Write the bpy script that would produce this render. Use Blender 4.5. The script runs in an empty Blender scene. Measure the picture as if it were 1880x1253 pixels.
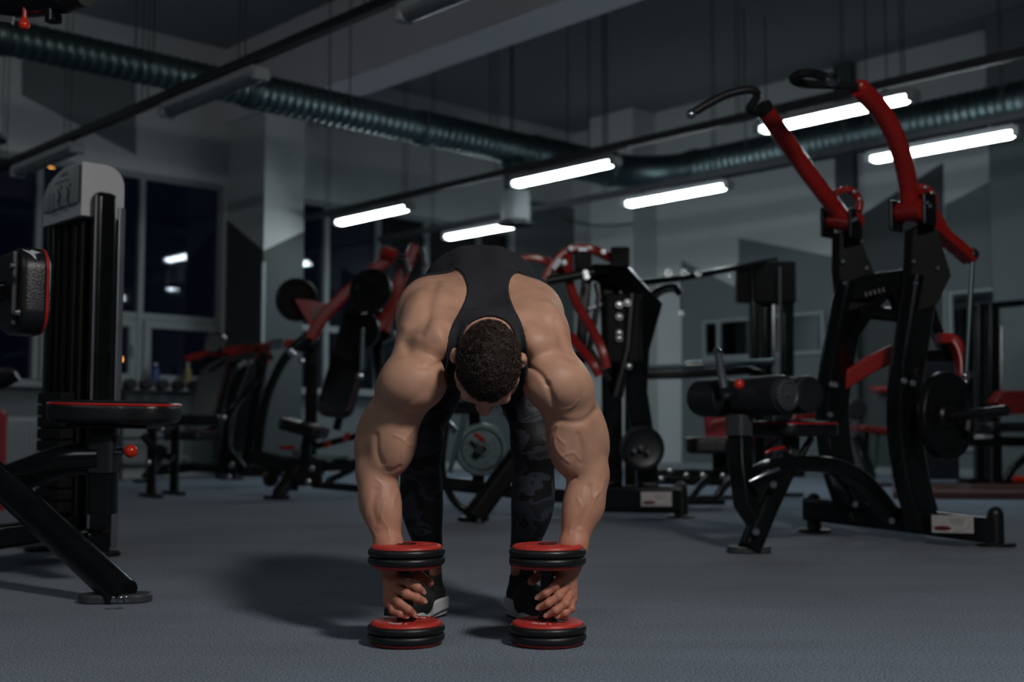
import bpy, bmesh, math, random
import numpy as np
from mathutils import Vector, Matrix

random.seed(7)
rng = np.random.default_rng(7)
SC = bpy.context.scene
COL = SC.collection
PI = math.pi

# ------------------------------------------------------------------ camera
F_PX, CX, CY = 2230.0, 940.0, 626.5
PITCH = math.atan(170.5 / F_PX)
CAM_Z = 0.5
cam_data = bpy.data.cameras.new('camera')
cam = bpy.data.objects.new('camera', cam_data)
COL.objects.link(cam)
cam.location = (0, 0, CAM_Z)
cam.rotation_euler = (PI / 2 + PITCH, 0, 0)
cam_data.sensor_width = 36.0
cam_data.lens = 36.0 * F_PX / 1880.0
cam_data.clip_start, cam_data.clip_end = 0.05, 200
cam_data.dof.use_dof = True
cam_data.dof.focus_distance = 2.9
cam_data.dof.aperture_fstop = 2.8
SC.camera = cam

# ------------------------------------------------------------------ world, lights, exposure
world = bpy.data.worlds.new('night')
SC.world = world
world.use_nodes = True
bg = world.node_tree.nodes['Background']
bg.inputs[0].default_value = (0.16, 0.30, 0.62, 1)
bg.inputs[1].default_value = 0.012


def area_light(name, loc, target, size, power, color):
    ld = bpy.data.lights.new(name, 'AREA')
    ld.shape = 'SQUARE'
    ld.size = size
    ld.energy = power
    ld.color = color
    o = bpy.data.objects.new(name, ld)
    COL.objects.link(o)
    o.location = loc
    o.rotation_euler = (Vector(target) - Vector(loc)).to_track_quat('-Z', 'Y').to_euler()
    return o


area_light('key_softbox', (1.38, 0.85, 2.85), (-0.05, 3.0, 0.45), 0.42, 70, (1.0, 0.95, 0.90))
area_light('side_softbox', (-2.6, 0.9, 2.9), (-0.6, 3.2, 0.3), 1.2, 9, (0.86, 0.93, 1.0))  # added soft fill from the left, no fixture there
LAMP_EMIT = 32.0

SC.view_settings.view_transform = 'Standard'
SC.view_settings.look = 'None'
SC.view_settings.gamma = 1.0
SC.view_settings.use_curve_mapping = False
SC.view_settings.exposure = 0.0
try:
    SC.cycles.max_bounces = 6
    SC.cycles.diffuse_bounces = 3
    SC.cycles.glossy_bounces = 3
    SC.cycles.transparent_max_bounces = 8
    SC.cycles.sample_clamp_indirect = 4.0
    SC.cycles.caustics_reflective = False
    SC.cycles.caustics_refractive = False
    SC.cycles.use_denoising = True
except Exception:
    pass

# ------------------------------------------------------------------ coordinates
cp, sp = math.cos(PITCH), math.sin(PITCH)


def ray(px, py):
    a, b = (px - CX) / F_PX, (CY - py) / F_PX
    return Vector((a, cp - b * sp, sp + b * cp))


def P(px, py, Y):
    """the point at depth Y (metres in front of the camera) that the photograph shows at px, py"""
    r = ray(px, py)
    t = Y / r.y
    return Vector((r.x * t, Y, CAM_Z + r.z * t))


def G(px, py, z=0.0):
    r = ray(px, py)
    t = (z - CAM_Z) / r.z
    return Vector((r.x * t, r.y * t, z))


UX, UY = 0.731 / math.hypot(0.731, 0.682), 0.682 / math.hypot(0.731, 0.682)   # the room's u axis (along the window wall); v is square to it


def RM(u, v, z=0.0):
    return Vector((UX * u - UY * v, UY * u + UX * v, z))


def on_v(px, py, v):
    r = ray(px, py)
    t = v / (-UY * r.x + UX * r.y)
    return Vector((0, 0, CAM_Z)) + r * t


def on_u(px, py, u):
    r = ray(px, py)
    t = u / (UX * r.x + UY * r.y)
    return Vector((0, 0, CAM_Z)) + r * t


def to_uvz(p):
    return (UX * p.x + UY * p.y, -UY * p.x + UX * p.y, p.z)


UDIR = Vector((UX, UY, 0))
VDIR = Vector((-UY, UX, 0))

# ------------------------------------------------------------------ materials


def lin(c):
    return tuple(((x / 255.0) / 12.92 if x / 255.0 <= 0.04045 else ((x / 255.0 + 0.055) / 1.055) ** 2.4) for x in c) + (1.0,)


def nd(nt, t, **kw):
    n = nt.nodes.new(t)
    for k, v in kw.items():
        n.inputs[k.replace('_', ' ')].default_value = v
    return n


def mat(name, col, rough=0.5, metal=0.0, vary=0.15, scale=8.0, bump=0.0, bscale=60.0, coat=0.0, spec=0.5, rvary=0.1):
    """plain surface: colour and roughness broken up by noise, optional fine bump"""
    m = bpy.data.materials.new(name)
    m.use_nodes = True
    nt = m.node_tree
    b = nt.nodes['Principled BSDF']
    b.inputs['Roughness'].default_value = rough
    b.inputs['Metallic'].default_value = metal
    b.inputs['Specular IOR Level'].default_value = spec
    b.inputs['Coat Weight'].default_value = coat
    b.inputs['Coat Roughness'].default_value = 0.08
    tc = nt.nodes.new('ShaderNodeTexCoord')
    n = nd(nt, 'ShaderNodeTexNoise', Scale=scale, Detail=4.0)
    nt.links.new(tc.outputs['Object'], n.inputs['Vector'])
    r = nt.nodes.new('ShaderNodeValToRGB')
    c = lin(col)
    r.color_ramp.elements[0].position = 0.3
    r.color_ramp.elements[1].position = 0.7
    r.color_ramp.elements[0].color = tuple(x * (1 - vary) for x in c[:3]) + (1,)
    r.color_ramp.elements[1].color = tuple(min(1, x * (1 + vary)) for x in c[:3]) + (1,)
    nt.links.new(n.outputs['Fac'], r.inputs['Fac'])
    nt.links.new(r.outputs['Color'], b.inputs['Base Color'])
    mr = nd(nt, 'ShaderNodeMapRange')
    mr.inputs['To Min'].default_value = max(0.02, rough - rvary)
    mr.inputs['To Max'].default_value = min(1, rough + rvary)
    nt.links.new(n.outputs['Fac'], mr.inputs['Value'])
    nt.links.new(mr.outputs['Result'], b.inputs['Roughness'])
    if bump:
        n2 = nd(nt, 'ShaderNodeTexNoise', Scale=bscale, Detail=3.0)
        nt.links.new(tc.outputs['Object'], n2.inputs['Vector'])
        bp = nd(nt, 'ShaderNodeBump', Strength=bump, Distance=0.004)
        nt.links.new(n2.outputs['Fac'], bp.inputs['Height'])
        nt.links.new(bp.outputs['Normal'], b.inputs['Normal'])
    return m


def emit(name, col, strength):
    m = bpy.data.materials.new(name)
    m.use_nodes = True
    b = m.node_tree.nodes['Principled BSDF']
    b.inputs['Base Color'].default_value = (0.8, 0.8, 0.8, 1)
    b.inputs['Emission Color'].default_value = tuple(col) + (1,)
    b.inputs['Emission Strength'].default_value = strength
    return m


M = {}
M['frame'] = mat('black_gloss_paint', (18, 20, 22), 0.17, spec=0.42, bump=0.03, bscale=300)
M['matt'] = mat('black_matt_paint', (13, 14, 15), 0.6, spec=0.22)
M['frame2'] = mat('black_satin_paint', (30, 32, 36), 0.38, bump=0.03, bscale=300)
M['red'] = mat('red_gloss_paint', (158, 34, 30), 0.27, spec=0.6, vary=0.08)
M['red_satin'] = mat('red_urethane', (178, 50, 43), 0.42, vary=0.08, bump=0.05, bscale=200)
M['knob_red'] = mat('red_knob_plastic', (205, 48, 26), 0.18, vary=0.05)
M['leather'] = mat('black_leatherette', (26, 27, 30), 0.29, bump=0.25, bscale=220)
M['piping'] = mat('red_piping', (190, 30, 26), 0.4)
M['rubber'] = mat('black_rubber', (20, 21, 23), 0.42, bump=0.1, bscale=150)
M['iron'] = mat('cast_iron_black', (14, 15, 17), 0.36, bump=0.2, bscale=60)
M['steel'] = mat('chromed_steel', (190, 195, 200), 0.18, 1.0, vary=0.05)
M['dull_steel'] = mat('galvanised_steel', (98, 114, 116), 0.42, 1.0, vary=0.12, scale=3)
M['wall_white'] = mat('white_wall_paint', (206, 210, 210), 0.75, vary=0.03, scale=1.5, bump=0.05)
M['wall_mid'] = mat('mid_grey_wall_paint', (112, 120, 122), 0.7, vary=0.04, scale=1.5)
M['wall_dark'] = mat('dark_grey_wall_paint', (70, 76, 78), 0.7, vary=0.04, scale=1.5)
M['ceil'] = mat('grey_ceiling_slab', (134, 138, 142), 0.85, vary=0.08, scale=0.8)
M['ceil_white'] = mat('white_beam_paint', (226, 226, 230), 0.8, vary=0.04, scale=1.0)
M['alu'] = mat('grey_window_aluminium', (150, 158, 160), 0.45, 0.0, vary=0.05)
M['cap_grey'] = mat('pale_grey_plastic', (205, 207, 212), 0.4, vary=0.03)
M['silver'] = mat('silver_grey_trim', (120, 126, 134), 0.35, 0.6, vary=0.05)
M['placard'] = mat('blue_black_placard', (26, 33, 40), 0.35, vary=0.1)
M['print_blue'] = mat('pale_blue_print', (74, 88, 104), 0.5, vary=0.05)
M['white_label'] = mat('white_label', (205, 198, 198), 0.5, vary=0.05, scale=30)
M['print_dim'] = mat('dim_grey_print', (70, 66, 70), 0.5)
M['print_red'] = mat('dark_red_print', (110, 34, 34), 0.5)
M['print_grey'] = mat('grey_print', (130, 120, 120), 0.5)
M['foam'] = mat('black_foam_roller', (24, 27, 31), 0.5, bump=0.15, bscale=250)
M['grey_plastic'] = mat('grey_plastic', (62, 64, 67), 0.45)
M['platform'] = mat('red_brown_platform', (72, 40, 36), 0.5, vary=0.2, scale=5)
M['white_plastic'] = mat('white_lamp_housing', (170, 175, 178), 0.45, vary=0.03)
M['lamp'] = emit('lit_lamp_diffuser', (0.84, 0.96, 1.0), LAMP_EMIT)
M['lamp_off'] = mat('unlit_lamp_diffuser', (110, 116, 120), 0.25, vary=0.05)
M['red_bag'] = mat('crimson_vinyl', (150, 28, 44), 0.5)


def glass_mat(name, tint=(1, 1, 1)):
    m = bpy.data.materials.new(name)
    m.use_nodes = True
    nt = m.node_tree
    nt.nodes.remove(nt.nodes['Principled BSDF'])
    out = nt.nodes['Material Output']
    fr = nd(nt, 'ShaderNodeFresnel', IOR=1.62)
    tr = nt.nodes.new('ShaderNodeBsdfTransparent')
    tr.inputs[0].default_value = tuple(tint) + (1,)
    gl = nt.nodes.new('ShaderNodeBsdfGlossy')
    gl.inputs['Roughness'].default_value = 0.03
    mx = nt.nodes.new('ShaderNodeMixShader')
    nt.links.new(fr.outputs[0], mx.inputs[0])
    nt.links.new(tr.outputs[0], mx.inputs[1])
    nt.links.new(gl.outputs[0], mx.inputs[2])
    nt.links.new(mx.outputs[0], out.inputs[0])
    return m


M['glass'] = glass_mat('window_glass', (0.55, 0.6, 0.68))
M['mirror'] = mat('mirror_silver', (150, 156, 160), 0.04, 1.0, vary=0.01, rvary=0.01)


def carpet():
    m = bpy.data.materials.new('grey_blue_carpet')
    m.use_nodes = True
    nt = m.node_tree
    b = nt.nodes['Principled BSDF']
    b.inputs['Roughness'].default_value = 0.95
    b.inputs['Specular IOR Level'].default_value = 0.15
    b.inputs['Sheen Weight'].default_value = 0.15
    tc = nt.nodes.new('ShaderNodeTexCoord')
    n1 = nd(nt, 'ShaderNodeTexNoise', Scale=180.0, Detail=3.0, Roughness=0.75)
    n2 = nd(nt, 'ShaderNodeTexNoise', Scale=1.6, Detail=5.0)
    mp = nt.nodes.new('ShaderNodeMapping')
    mp.inputs['Scale'].default_value = (0.25, 2.0, 1)
    mp.inputs['Rotation'].default_value = (0, 0, 0.1)
    n3 = nd(nt, 'ShaderNodeTexNoise', Scale=2.2, Detail=3.0)
    for n in (n1, n2):
        nt.links.new(tc.outputs['Object'], n.inputs['Vector'])
    nt.links.new(tc.outputs['Object'], mp.inputs['Vector'])
    nt.links.new(mp.outputs[0], n3.inputs['Vector'])
    r = nt.nodes.new('ShaderNodeValToRGB')
    r.color_ramp.elements[0].position = 0.38
    r.color_ramp.elements[1].position = 0.64
    r.color_ramp.elements[0].color = lin((57, 64, 76))
    r.color_ramp.elements[1].color = lin((134, 149, 166))
    nt.links.new(n1.outputs['Fac'], r.inputs['Fac'])

    def mul(col_out, fac_out, lo, hi):
        mr = nd(nt, 'ShaderNodeMapRange')
        mr.inputs['From Min'].default_value = 0.3
        mr.inputs['From Max'].default_value = 0.7
        mr.inputs['To Min'].default_value = lo
        mr.inputs['To Max'].default_value = hi
        nt.links.new(fac_out, mr.inputs['Value'])
        mx = nt.nodes.new('ShaderNodeVectorMath')
        mx.operation = 'SCALE'
        nt.links.new(col_out, mx.inputs[0])
        nt.links.new(mr.outputs[0], mx.inputs['Scale'])
        return mx.outputs[0]
    c = mul(r.outputs[0], n2.outputs['Fac'], 0.86, 1.12)
    c = mul(c, n3.outputs['Fac'], 0.9, 1.08)
    nt.links.new(c, b.inputs['Base Color'])
    bp = nd(nt, 'ShaderNodeBump', Strength=0.6, Distance=0.006)
    nt.links.new(n1.outputs['Fac'], bp.inputs['Height'])
    nt.links.new(bp.outputs['Normal'], b.inputs['Normal'])
    return m


M['carpet'] = carpet()

# ------------------------------------------------------------------ objects
OFF = {}


def tag(o, label=None, cat=None, group=None, kind=None):
    if label:
        o['label'] = label
    if cat:
        o['category'] = cat
    if group:
        o['group'] = group
    if kind:
        o['kind'] = kind
    return o


def thing(name, loc, label, cat, group=None):
    o = bpy.data.objects.new(name, None)
    o.empty_display_size = 0.1
    o.location = loc
    COL.objects.link(o)
    OFF[o.name] = Vector(loc)
    return tag(o, label, cat, group)


def raw(name, verts, faces, material, parent=None, sharp=40, origin=None):
    base = OFF[parent.name] if parent is not None else (Vector(origin) if origin is not None else Vector((0, 0, 0)))
    me = bpy.data.meshes.new(name)
    if len(verts):
        v = np.asarray([tuple(p) for p in verts] if not isinstance(verts, np.ndarray) else verts, dtype=float) - np.array(base)
        me.from_pydata(v.tolist() if not isinstance(verts, np.ndarray) else v, [], faces)
    me.materials.append(material)
    me.polygons.foreach_set('use_smooth', [True] * len(me.polygons))
    if sharp is not None:
        me.set_sharp_from_angle(angle=math.radians(sharp))
    me.update()
    o = bpy.data.objects.new(name, me)
    if sharp is not None:
        wn = o.modifiers.new('weighted_normal', 'WEIGHTED_NORMAL')
        wn.keep_sharp = True
        wn.weight = 90
    COL.objects.link(o)
    if parent is not None:
        o.parent = parent
    elif origin is not None:
        o.location = origin
    OFF[o.name] = Vector(base)
    return o


class MB:
    """collects shapes in world coordinates and links them as one mesh object"""

    def __init__(s):
        s.v, s.f = [], []

    def add(s, vs, fs):
        k = len(s.v)
        s.v += [Vector(p) for p in vs]
        s.f += [tuple(i + k for i in f) for f in fs]
        return s

    def build(s, name, material, parent=None, sharp=40, origin=None):
        return raw(name, s.v, s.f, material, parent, sharp, origin)

    # --- shapes
    def obox(s, c, ax, ay, az, sx, sy, sz, bevel=0.0):
        """box with centre c, unit axes ax ay az and full sizes; bevelled by chamfering"""
        c = Vector(c)
        bm = bmesh.new()
        bmesh.ops.create_cube(bm, size=1)
        for v in bm.verts:
            v.co = Vector((v.co.x * sx, v.co.y * sy, v.co.z * sz))
        if bevel > 0:
            bmesh.ops.bevel(bm, geom=bm.edges[:], offset=min(bevel, 0.45 * min(sx, sy, sz)), segments=2, affect='EDGES', profile=0.5)
        bm.verts.index_update()
        vs = [c + ax * v.co.x + ay * v.co.y + az * v.co.z for v in bm.verts]
        fs = [tuple(v.index for v in f.verts) for f in bm.faces]
        bm.free()
        return s.add(vs, fs)

    def box(s, c, size, bevel=0.0, rz=0.0):
        ax = Vector((math.cos(rz), math.sin(rz), 0))
        ay = Vector((-math.sin(rz), math.cos(rz), 0))
        return s.obox(c, ax, ay, Vector((0, 0, 1)), *size, bevel=bevel)

    def rbox(s, u0, u1, v0, v1, z0, z1, bevel=0.0):
        return s.obox(RM((u0 + u1) / 2, (v0 + v1) / 2, (z0 + z1) / 2), UDIR, VDIR, Vector((0, 0, 1)), abs(u1 - u0), abs(v1 - v0), abs(z1 - z0), bevel)

    def tube(s, pts, w, h=None, up=None, n=12, smooth=0, corner=0.25, caps=True, taper=None):
        """sweep: round of radius w, or a rounded rectangle w (side) by h (along up)"""
        pts = [Vector(p) for p in pts]
        if smooth and len(pts) > 2:
            pts = catmull(pts, smooth)
        m = len(pts)
        up0 = Vector(up) if up is not None else Vector((0, 0, 1))
        if h is None:
            prof = [(w * math.cos(2 * PI * k / n), w * math.sin(2 * PI * k / n)) for k in range(n)]
        else:
            r = corner * min(w, h)
            prof = []
            for (qx, qy, a0) in ((1, 1, 0), (-1, 1, 90), (-1, -1, 180), (1, -1, 270)):
                for a in (0, 30, 60, 90):
                    t = math.radians(a0 + a)
                    prof.append((qx * (w / 2 - r) + r * math.cos(t), qy * (h / 2 - r) + r * math.sin(t)))
        k = len(prof)
        vs, fs = [], []
        prev = None
        for i in range(m):
            t = (pts[min(i + 1, m - 1)] - pts[max(i - 1, 0)]).normalized()
            side = t.cross(up0)
            if side.length < 0.15:
                side = prev if prev is not None else t.cross(Vector((0.3, 1, 0.2)))
            side = (side - t * side.dot(t)).normalized()
            if prev is not None and side.dot(prev) < 0:
                side = -side
            prev = side
            u2 = side.cross(t).normalized()
            sc = taper[0] + (taper[1] - taper[0]) * i / (m - 1) if taper else 1.0
            # mitre widening
            f = 1.0
            if 0 < i < m - 1:
                d1 = (pts[i] - pts[i - 1]).normalized()
                d2 = (pts[i + 1] - pts[i]).normalized()
                f = 1.0 / max(0.5, math.sqrt(max(0.01, (1 + d1.dot(d2)) / 2)))
                bis = (d2 - d1)
                if bis.length > 1e-4:
                    bis.normalize()
                else:
                    bis = None
            else:
                bis = None
            for (a, b) in prof:
                q = side * a * sc + u2 * b * sc
                if bis is not None:
                    q += bis * q.dot(bis) * (f - 1)
                vs.append(pts[i] + q)
        for i in range(m - 1):
            for j in range(k):
                j2 = (j + 1) % k
                fs.append((i * k + j, i * k + j2, (i + 1) * k + j2, (i + 1) * k + j))
        if caps:
            fs.append(tuple(range(k - 1, -1, -1)))
            fs.append(tuple((m - 1) * k + j for j in range(k)))
        return s.add(vs, fs)

    def lathe(s, c, axis, prof, n=24, ref=None):
        """prof: (radius, height along axis) pairs"""
        c, a = Vector(c), Vector(axis).normalized()
        x = a.cross(Vector(ref) if ref is not None else Vector((0.31, 0.52, 0.11) if abs(a.z) > 0.9 else (0, 0, 1))).normalized()
        y = a.cross(x)
        vs, fs = [], []
        for (r, hh) in prof:
            for k in range(n):
                t = 2 * PI * k / n
                vs.append(c + a * hh + (x * math.cos(t) + y * math.sin(t)) * max(r, 1e-5))
        m = len(prof)
        for i in range(m - 1):
            for k in range(n):
                k2 = (k + 1) % n
                fs.append((i * n + k, i * n + k2, (i + 1) * n + k2, (i + 1) * n + k))
        if prof[0][0] > 1e-4:
            fs.append(tuple(range(n - 1, -1, -1)))
        if prof[-1][0] > 1e-4:
            fs.append(tuple((m - 1) * n + k for k in range(n)))
        return s.add(vs, fs)

    def ball(s, c, r, n=14):
        return s.lathe(c, (0, 0, 1), [(r * math.sin(PI * i / 8), -r * math.cos(PI * i / 8)) for i in range(9)], n)

    def slab(s, outline, normal, depth, rnd=0.0, both=True):
        """outline: world points in a plane; extruded along normal by depth, with the rims rounded by rnd"""
        o = [Vector(p) for p in outline]
        nrm = Vector(normal).normalized()
        c = sum(o, Vector()) / len(o)
        n = len(o)
        if rnd <= 0:
            rings = [(0, 0), (depth, 0)]
        else:
            rings = []
            st = 4
            for i in range(st + 1):
                t = PI / 2 * i / st
                rings.append((rnd * (1 - math.sin(t)) if both else 0.0, rnd * (1 - math.cos(t)) if False else rnd * (1 - math.sin(t))))
            rings = [(rnd * (1 - math.cos(PI / 2 * i / st)), rnd * (1 - math.sin(PI / 2 * i / st))) for i in range(st + 1)]
            lo = [(a, b) for a, b in rings] if both else [(0, 0)]
            hi = [(depth - a, b) for a, b in reversed(rings)]
            rings = lo + hi
        vs, fs = [], []
        for (hh, ins) in rings:
            for i in range(n):
                e1 = (o[i] - o[i - 1]).normalized()
                e2 = (o[(i + 1) % n] - o[i]).normalized()
                nn = (e1 + e2)
                nn = nn.normalized() if nn.length > 1e-6 else e1
                inw = nrm.cross(nn)
                if inw.dot(c - o[i]) < 0:
                    inw = -inw
                vs.append(o[i] + inw * ins + nrm * hh)
        m = len(rings)
        for i in range(m - 1):
            for k in range(n):
                k2 = (k + 1) % n
                fs.append((i * n + k, i * n + k2, (i + 1) * n + k2, (i + 1) * n + k))
        fs.append(tuple(range(n - 1, -1, -1)))
        fs.append(tuple((m - 1) * n + k for k in range(n)))
        return s.add(vs, fs)


def catmull(pts, n, closed=False):
    out = []
    m = len(pts)
    rngi = range(m) if closed else range(m - 1)
    for i in rngi:
        p0 = pts[(i - 1) % m] if closed or i > 0 else pts[0] * 2 - pts[1]
        p1, p2 = pts[i], pts[(i + 1) % m]
        p3 = pts[(i + 2) % m] if closed or i + 2 < m else pts[-1] * 2 - pts[-2]
        for k in range(n):
            t = k / n
            out.append(0.5 * ((2 * p1) + (p2 - p0) * t + (2 * p0 - 5 * p1 + 4 * p2 - p3) * t * t + (3 * p1 - p0 - 3 * p2 + p3) * t ** 3))
    if not closed:
        out.append(pts[-1].copy())
    return out


def rounded_outline(c, ax, ay, sx, sy, r, n=5):
    """rounded rectangle outline, as world points"""
    c = Vector(c)
    out = []
    for (qx, qy, a0) in ((1, 1, 0), (-1, 1, 90), (-1, -1, 180), (1, -1, 270)):
        for i in range(n + 1):
            t = math.radians(a0 + 90 * i / n)
            out.append(c + ax * (qx * (sx / 2 - r) + r * math.cos(t)) + ay * (qy * (sy / 2 - r) + r * math.sin(t)))
    return out


def tube_part(name, pts, w, h=None, material=None, parent=None, **kw):
    mb = MB()
    mb.tube(pts, w, h, **kw)
    return mb.build(name, material or M['frame'], parent)


_bolt_mesh = {}


def bolts(points, axis, parent, r=0.011, material=None, name='bolt'):
    """bolt heads that share one mesh per size and direction"""
    axis = Vector(axis).normalized()
    for p in points:
        key = (round(r, 4), tuple(round(a, 2) for a in axis), (material or M['steel']).name)
        base = OFF[parent.name]
        if key not in _bolt_mesh:
            mb = MB()
            mb.lathe((0, 0, 0), axis, [(r * 1.25, -0.004), (r * 1.25, 0.003), (r, 0.003), (r, 0.010), (r * 0.8, 0.012), (0.0, 0.012)], 10)
            o = mb.build(name, material or M['steel'], None, 35)
            _bolt_mesh[key] = o.data
        else:
            o = bpy.data.objects.new(name, _bolt_mesh[key])
            COL.objects.link(o)
        o.parent = parent
        o.location = Vector(p) - base
        OFF[o.name] = Vector(p)
# ================================================================== the room
U0, V0 = 13.6, 13.15        # right (mural) wall, left (window) wall
UN, VN = -7.0, -9.0
ZC, ZB, ZH, ZS = 5.24, 4.30, 3.54, 1.02


def struct(name, mb, material, parent=None):
    o = mb.build(name, material, parent)
    if parent is None:
        o['kind'] = 'structure'
    return o


b = MB(); b.rbox(UN, U0, VN, V0, -0.12, 0.0)
struct('floor', b, M['carpet'])
b = MB(); b.rbox(UN, U0 + .2, VN, V0 + .2, ZC, ZC + 0.2)
ceiling = struct('ceiling', b, M['ceil'])
b = MB(); b.rbox(7.43, 7.94, VN, V0, ZB, ZC - 0.005)
beam = struct('beam', b, M['ceil_white'], ceiling)

# --- window wall: sill wall, lintel wall, piers
wl = MB()
wl.rbox(UN, U0 + .2, V0, V0 + .22, 0, ZS)
wl.rbox(UN, U0 + .2, V0, V0 + .22, ZH, ZC)
wl.rbox(7.45, 8.08, V0, V0 + .22, ZS, ZH)
wl.rbox(12.3, U0 + .2, V0, V0 + .22, ZS, ZH)
wl.rbox(UN, -1.2, V0, V0 + .22, ZS, ZH)
wall_left = struct('wall_left', wl, M['wall_white'])
# grey painted lower band and mid-grey wedge on the upper wall
def patch(plane, pts, material, parent, t=0.004, name='painted_panel'):
    """a panel of paint a few millimetres thick on one of the two long walls"""
    if plane == 'u':
        o = [on_u(x, y, U0 - t) for x, y in pts]
        nrm = UDIR
    else:
        o = [on_v(x, y, V0 - t) for x, y in pts]
        nrm = VDIR
    mb = MB()
    mb.slab(o, nrm, t)
    return mb.build(name, material, parent)


mb = MB(); mb.rbox(12.32, U0, V0 - .004, V0, 0.1, ZC - 1.2)
mb.build('painted_panel', M['wall_mid'], wall_left)
mb = MB(); mb.rbox(UN, 12.3, V0 - .004, V0, 0.1, ZS - .03)
mb.build('painted_panel', M['wall_mid'], wall_left)
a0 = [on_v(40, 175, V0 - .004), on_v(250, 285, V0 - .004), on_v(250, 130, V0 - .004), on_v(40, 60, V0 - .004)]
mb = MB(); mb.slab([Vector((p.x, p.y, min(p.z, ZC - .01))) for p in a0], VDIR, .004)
mb.build('painted_panel', M['wall_mid'], wall_left)  # plain mid-grey wedge above the windows

# --- windows
def window(n, u0, u1, mull, sash_bay, transom=1.86):
    root = thing('window_%d' % n, RM(u0, V0, ZS), None, None)
    root['kind'] = 'structure'
    d0, d1 = V0 + .03, V0 + .12
    fr = MB()
    fr.rbox(u0, u1, d0, d1, ZH - .07, ZH); fr.rbox(u0, u1, d0, d1, ZS, ZS + .07)
    fr.rbox(u0, u0 + .06, d0, d1, ZS + .07, ZH - .07); fr.rbox(u1 - .06, u1, d0, d1, ZS + .07, ZH - .07)
    fr.build('window_frame', M['alu'], root)
    s = MB(); s.rbox(u0, u1, V0 - .16, V0 + .03, ZS - .02, ZS + .025, .008)
    s.build('window_sill', M['alu'], root)
    edges = [u0 + .06] + list(mull) + [u1 - .06]
    for u in mull:
        k = MB(); k.rbox(u - .035, u + .035, d0 - .02, d1, ZS + .07, ZH - .07, .006)
        k.build('mullion', M['alu'], root)
    for i in range(len(edges) - 1):
        a, c = edges[i] + (.035 if i else 0), edges[i + 1] - (.035 if i < len(mull) else 0)
        k = MB(); k.rbox(a, c, d0 - .01, d1, transom - .04, transom + .04, .006)
        k.build('transom', M['alu'], root)
        if i in sash_bay:
            k = MB()
            for (p, q, r_, t_) in ((a, c, ZS + .07, ZS + .17), (a, c, transom - .14, transom - .04)):
                k.rbox(p + .01, q - .01, d0 - .035, d0 + .03, r_ + .005, t_ - .005, .006)
            k.rbox(a + .01, a + .10, d0 - .035, d0 + .03, ZS + .165, transom - .135, .006)
            k.rbox(c - .10, c - .01, d0 - .035, d0 + .03, ZS + .165, transom - .135, .006)
            sh = k.build('opening_sash', M['alu'], root)
            k = MB(); k.rbox(c - .07, c - .05, d0 - .07, d0 - .035, 1.38, 1.52, .004)
            k.build('handle', M['white_plastic'], sh)
        for (z0, z1) in ((ZS + .07, transom - .04), (transom + .04, ZH - .07)):
            k = MB(); k.rbox(a, c, d0 + .04, d0 + .052, z0, z1)
            k.build('pane', M['glass'], root)


window(1, -1.2, 7.45, [-.2, .9, 2.0, 3.2, 4.3, 5.2, 6.4], [6, 7])
window(2, 8.08, 12.3, [8.98, 9.82, 10.66, 11.63], [])

# --- columns and the mural wall
def column(name, u0, u1, v0, v1, z1, tip=None):
    """white square column, its lower part painted dark grey up to a pointed edge"""
    mb = MB(); mb.rbox(u0, u1, v0, v1, 0, z1)
    o = struct(name, mb, M['wall_white'])
    if tip:
        t = .004
        zl, zc, zr = tip
        f = MB()
        f.slab([RM(u0 - t, v1, 0), RM(u0 - t, v0, 0), RM(u0 - t, v0, zc), RM(u0 - t, v1, zl)], UDIR, t)
        f.build('painted_panel', M['wall_dark'], o)
        f = MB()
        f.slab([RM(u0 - t, v0 - t, 0), RM(u1, v0 - t, 0), RM(u1, v0 - t, zr), RM(u0 - t, v0 - t, zc)], VDIR, t)
        f.build('painted_panel', M['wall_dark'], o)
        g = MB(); g.rbox(u0 - .02, u0 + .02, v0 - .02, v0 + .02, 1.2, 2.5, .004)
        g.build('corner_guard', M['alu'], o)
    return o


zc = on_v(480, 460, 12.29).z
zl = on_v(412, 395, 12.9).z
zr = on_v(550, 424, 12.29).z
column('trim_1', 7.49, 8.04, 12.29, V0 - .005, ZB, (zl, zc, zr))
column('trim_2', 13.09, U0 - .005, 11.47, 12.32, ZC - .01)

w = MB(); w.rbox(U0, U0 + .2, VN, V0, 0, ZC)
wall_right = struct('wall_right', w, M['wall_white'])
patch('u', [(1251, 478), (1356, 530), (1356, 864), (1251, 862)], M['wall_mid'], wall_right)
patch('u', [(1356, 437), (1548, 475), (1548, 868), (1356, 864)], M['wall_mid'], wall_right)
patch('u', [(1582, 394), (1732, 298), (1732, 872), (1582, 869)], M['wall_dark'], wall_right)
patch('u', [(1734, 377), (1900, 290), (1900, 876), (1734, 872)], M['wall_mid'], wall_right)
p0, p1 = to_uvz(on_u(1548, 600, U0)), to_uvz(on_u(1582, 600, U0))
mb = MB(); mb.rbox(U0 - .12, U0, p1[1], p0[1], 0, ZC - .02)
struct('pilaster', mb, M['wall_dark'], wall_right)
q0 = to_uvz(on_u(1862, 600, U0))
mb = MB(); mb.rbox(U0 - .5, U0 - .005, q0[1] - .9, q0[1], 0, ZC - .02)
struct('trim_3', mb, M['wall_mid'])
mb = MB(); mb.rbox(U0 - .012, U0, 2.2, 11.46, 0, .09, .004)
struct('baseboard_right', mb, M['alu'])

w = MB(); w.rbox(UN - .2, UN, VN, V0, 0, ZC)
struct('wall_rear', w, M['wall_mid'])
w = MB(); w.rbox(UN, U0, VN - .2, VN, 0, ZC)
struct('wall_front', w, M['wall_mid'])

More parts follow.
